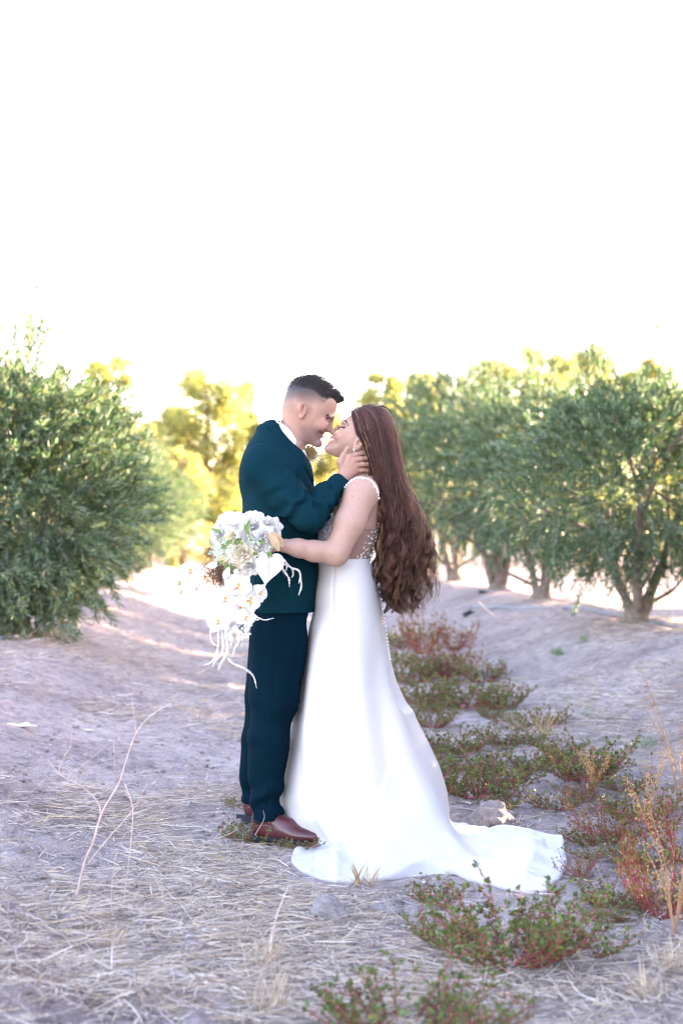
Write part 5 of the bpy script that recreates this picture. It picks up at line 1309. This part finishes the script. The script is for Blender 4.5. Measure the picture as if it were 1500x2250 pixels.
# tufts of dead or green grass
def tuft(px, py, h_px, n, label, cols, seed, spread_=.05, w=.0024, D=None):
    x, y = GX(px, py)
    for _ in range(4): D_ = F_PX*(CAM_H-float(gz_s(x,y)))/(py-HOR); x, y = (px-750)*D_/F_PX, D_
    r = np.random.default_rng(seed); h = h_px*y/F_PX; b = MB(); p = np.stack([r.normal(0,spread_*.5,n), r.normal(0,spread_*.5,n), np.zeros(n)],-1)
    c = np.array(cols)[r.integers(0,len(cols),n)]*(1+.15*r.normal(size=(n,1)))
    v, q, cc = blades(p, r.uniform(0,2*PI,n), r.uniform(.5,1.45,n), h*r.uniform(.5,1.1,n), np.full(n,w), r, np.clip(c,.02,.9), curve=.3); b.add(v, q, c=cc)
    o = b.build('grass_tuft', M_STRAW); o.location = (x,y,float(gz(x,y))); return tag(o, label, 'grass', 'tufts of grass')
dead = [(.56,.45,.33),(.46,.36,.27),(.62,.52,.40)]; grn = [(.10,.24,.09),(.14,.28,.12)]; org = [(.50,.33,.14),(.56,.40,.2)]
for i, a in enumerate([(575,2130,95,60,'pale dead grass tuft by the upright dead stalk',dead),(600,2215,110,70,'out-of-focus dead grass clump beside the leafy weed',dead),(240,2080,70,50,'grey dead tuft under the dry twig',dead),(1040,1478,50,50,'orange dry tuft on the berm foot',org),(1190,1622,80,60,'golden dry tuft between the weeds',org),
      (1130,1610,50,40,'grey dry tuft next to the golden one',dead),(1415,1640,36,40,'fresh green tuft alone on the bare slope',grn),(1225,1470,26,120,'green sprout patch on the bare berm',grn),(1280,1462,22,40,'second green sprout patch on the berm',grn),(1238,1545,40,14,'single green sprout on the slope',grn),(1290,1575,40,14,'green sprout beside the golden tuft',grn),(300,1320,44,70,'bright green weeds under the stout dark-trunked olive',grn),
      (1460,1385,60,80,'green grass patch behind the drooping olive',[(.2,.26,.07),(.26,.3,.1)]),(1290,1345,40,80,'yellow green grass behind the hose',[(.26,.28,.08),(.3,.3,.12)]),(1420,2190,90,70,'brown dead grass nest on bare soil past the large weed',dead),(1470,2140,80,70,'dead grass clump under the tall weed',dead),(440,1590,44,50,'flattened dead tuft behind his heels',dead),(395,1560,36,50,'thin dead tuft along the path',dead),(800,1945,60,16,'broad dry leaf blades poking at the train hem',[(.42,.26,.12),(.5,.36,.2)])]):
    tuft(*a, seed=70+i, spread_=.05 if a[1] > 1450 else .12, w=.0024 if 'broad' not in a[4] else .008)
# amber seeding stalks at the right edge
def seed_stalk(px, py, h_px, label, seed):
    x, y = GX(px, py); r = np.random.default_rng(seed); h = h_px*y/F_PX; o = empty('seed_stalk', (x,y,float(gz(x,y)))); st = MB(); sd = MB()
    for i in range(7):
        a = r.uniform(0,2*PI); tip = np.array([math.cos(a)*h*.28, math.sin(a)*h*.2, h*r.uniform(.6,1.0)]); p = spline([(0,0,0), tip*np.array([.3,.3,.5]), tip], 12); st.tube(p, np.linspace(.0022,.0008,12), 4)
        for k in range(4,12):
            for m_ in range(7): sd.add(IV*r.uniform(.0016,.0034)+p[k]+r.normal(0,.008,3), t=IF)
    st.build('stem', mat('amber_stem', (.40,.22,.12), rough=.7, var=.2), o); sd.build('seed_head', mat('amber_seed', (.50,.30,.13), rough=.8, var=.3, scale=80), o)['kind'] = 'stuff'
    return tag(o, label, 'weed', 'amber seeding stalks')
seed_stalk(1490,1790,300,'tallest amber seeding stalk standing on the open slope',1); seed_stalk(1425,1850,190,'shorter amber seeding stalk beside the tallest one',2); seed_stalk(1305,1760,120,'thin amber stalk in the bushy weed',3); seed_stalk(1480,2080,330,'amber seeding stalk rising from the tall reddish weed',4)
# bleached bark scraps
M_SCRAP = mat('bleached_bark', (.62,.57,.50), rough=.85, var=.5, scale=60, bump=.6, bscale=150)
def scrap(px, py, w_px, label, seed):
    x, y = GX(px, py)
    for _ in range(4): D_ = F_PX*(CAM_H-float(gz_s(x,y)))/(py-HOR); x, y = (px-750)*D_/F_PX, D_
    r = np.random.default_rng(seed); Ls = w_px*y/F_PX; n = 24; t = np.linspace(-.5,.5,n); u = np.linspace(-.5,.5,7); T_, U_ = np.meshgrid(t,u,indexing='ij')
    wd = .18*(1-np.abs(2*T_)**3)*(.25+1.5*vnoise(T_*14+seed,0*T_,seed)); X = T_*Ls; Yy = U_*wd*Ls+.06*Ls*np.sin(T_*7); Z = .001+.09*Ls*(vnoise(T_*11,U_*5,seed)-.3)*wd/.18*.4+.2*Ls*wd*(1-4*U_**2)*(.4+vnoise(T_*6+3,U_*2,seed+5))
    k = np.arange(n*7).reshape(n,7); q = np.stack([k[:-1,:-1],k[1:,:-1],k[1:,1:],k[:-1,1:]],-1).reshape(-1,4)
    o = mesh_np('bark_scrap', np.stack([X,Yy,Z],-1).reshape(-1,3), quads=q, mat=M_SCRAP); so = o.modifiers.new('thick','SOLIDIFY'); so.thickness = .006
    o.location = (x,y,float(gz(x,y))); o.rotation_euler = (0,0,r.uniform(-.3,.1)); return tag(o, label, 'bark', 'bleached scraps on the soil')
scrap(38,1598,95,'long bleached bark scrap on the bare slope',1); scrap(185,1606,48,'short bleached scrap beside the long one',2); scrap(450,2068,70,'straw-coloured corn husk scrap on the soil',3)
# ------------------------------------------------------------ drip hoses along both rows, black scraps
def hose(px_pts, Ds, rad, label):
    p = []
    for (a, b), D in zip(px_pts, Ds):
        x = (a-750)*D/F_PX; p.append((x, D, float(gz(x, D))+rad*.6))
    p = spline(p, 90); p[:,2] = np.maximum(p[:,2], gz(p[:,0],p[:,1])+rad*.5)
    b = MB(); b.tube(p, rad, 8); return tag(b.build('drip_hose', M_HOSE), label, 'hose', 'drip hoses along the tree rows')
M_HOSE = mat('grey_hose', (.22,.26,.32), rough=.45, var=.15, scale=20)
hose([(-120,1450),(0,1418),(60,1404),(130,1378),(180,1352),(230,1335)], [9.0,9.8,10.3,12.0,14.0,17.0], .013, 'curved grey drip hose under the dense olive bush')
hose([(1600,1410),(1500,1392),(1400,1366),(1250,1350),(1150,1338),(1060,1322),(1030,1320)], [10.6,11.2,12.2,13.6,14.6,15.6,16.2], .014, 'straight grey drip hose along the berm below the drooping olive')
M_BLACK = mat('black_plastic', (.03,.035,.045), rough=.5, var=.2)
def lump(px, py, D, w_px, label, seed):
    R = w_px/2*D/F_PX; r = np.random.default_rng(seed); f = Field((-R*1.6,)*3,(R*1.6,)*3, R/8)
    for i in range(6): f.ell(rand_unit(r,1)[0]*R*np.array([.6,.5,.25]), np.array([1,.9,.55])*R*r.uniform(.35,.6), R*.2)
    o = f.mesh('plastic_scrap', M_BLACK, disp=lambda v, n: R*.25*(vnoise(v[:,0]/R*3,v[:,2]/R*3+v[:,1]/R*2,seed)-.5)); x = (px-750)*D/F_PX; o.location = (x,D,float(gz(x,D))+R*.3); tag(o, label, 'plastic', 'black plastic scraps')
lump(1030,1325,15.5,32,'crumpled black plastic at the end of the straight hose',1); lump(1056,1293,17.5,22,'smaller black scrap beyond the hose end',2); lump(995,1378,13,26,'flat dark scrap on the berm',3)
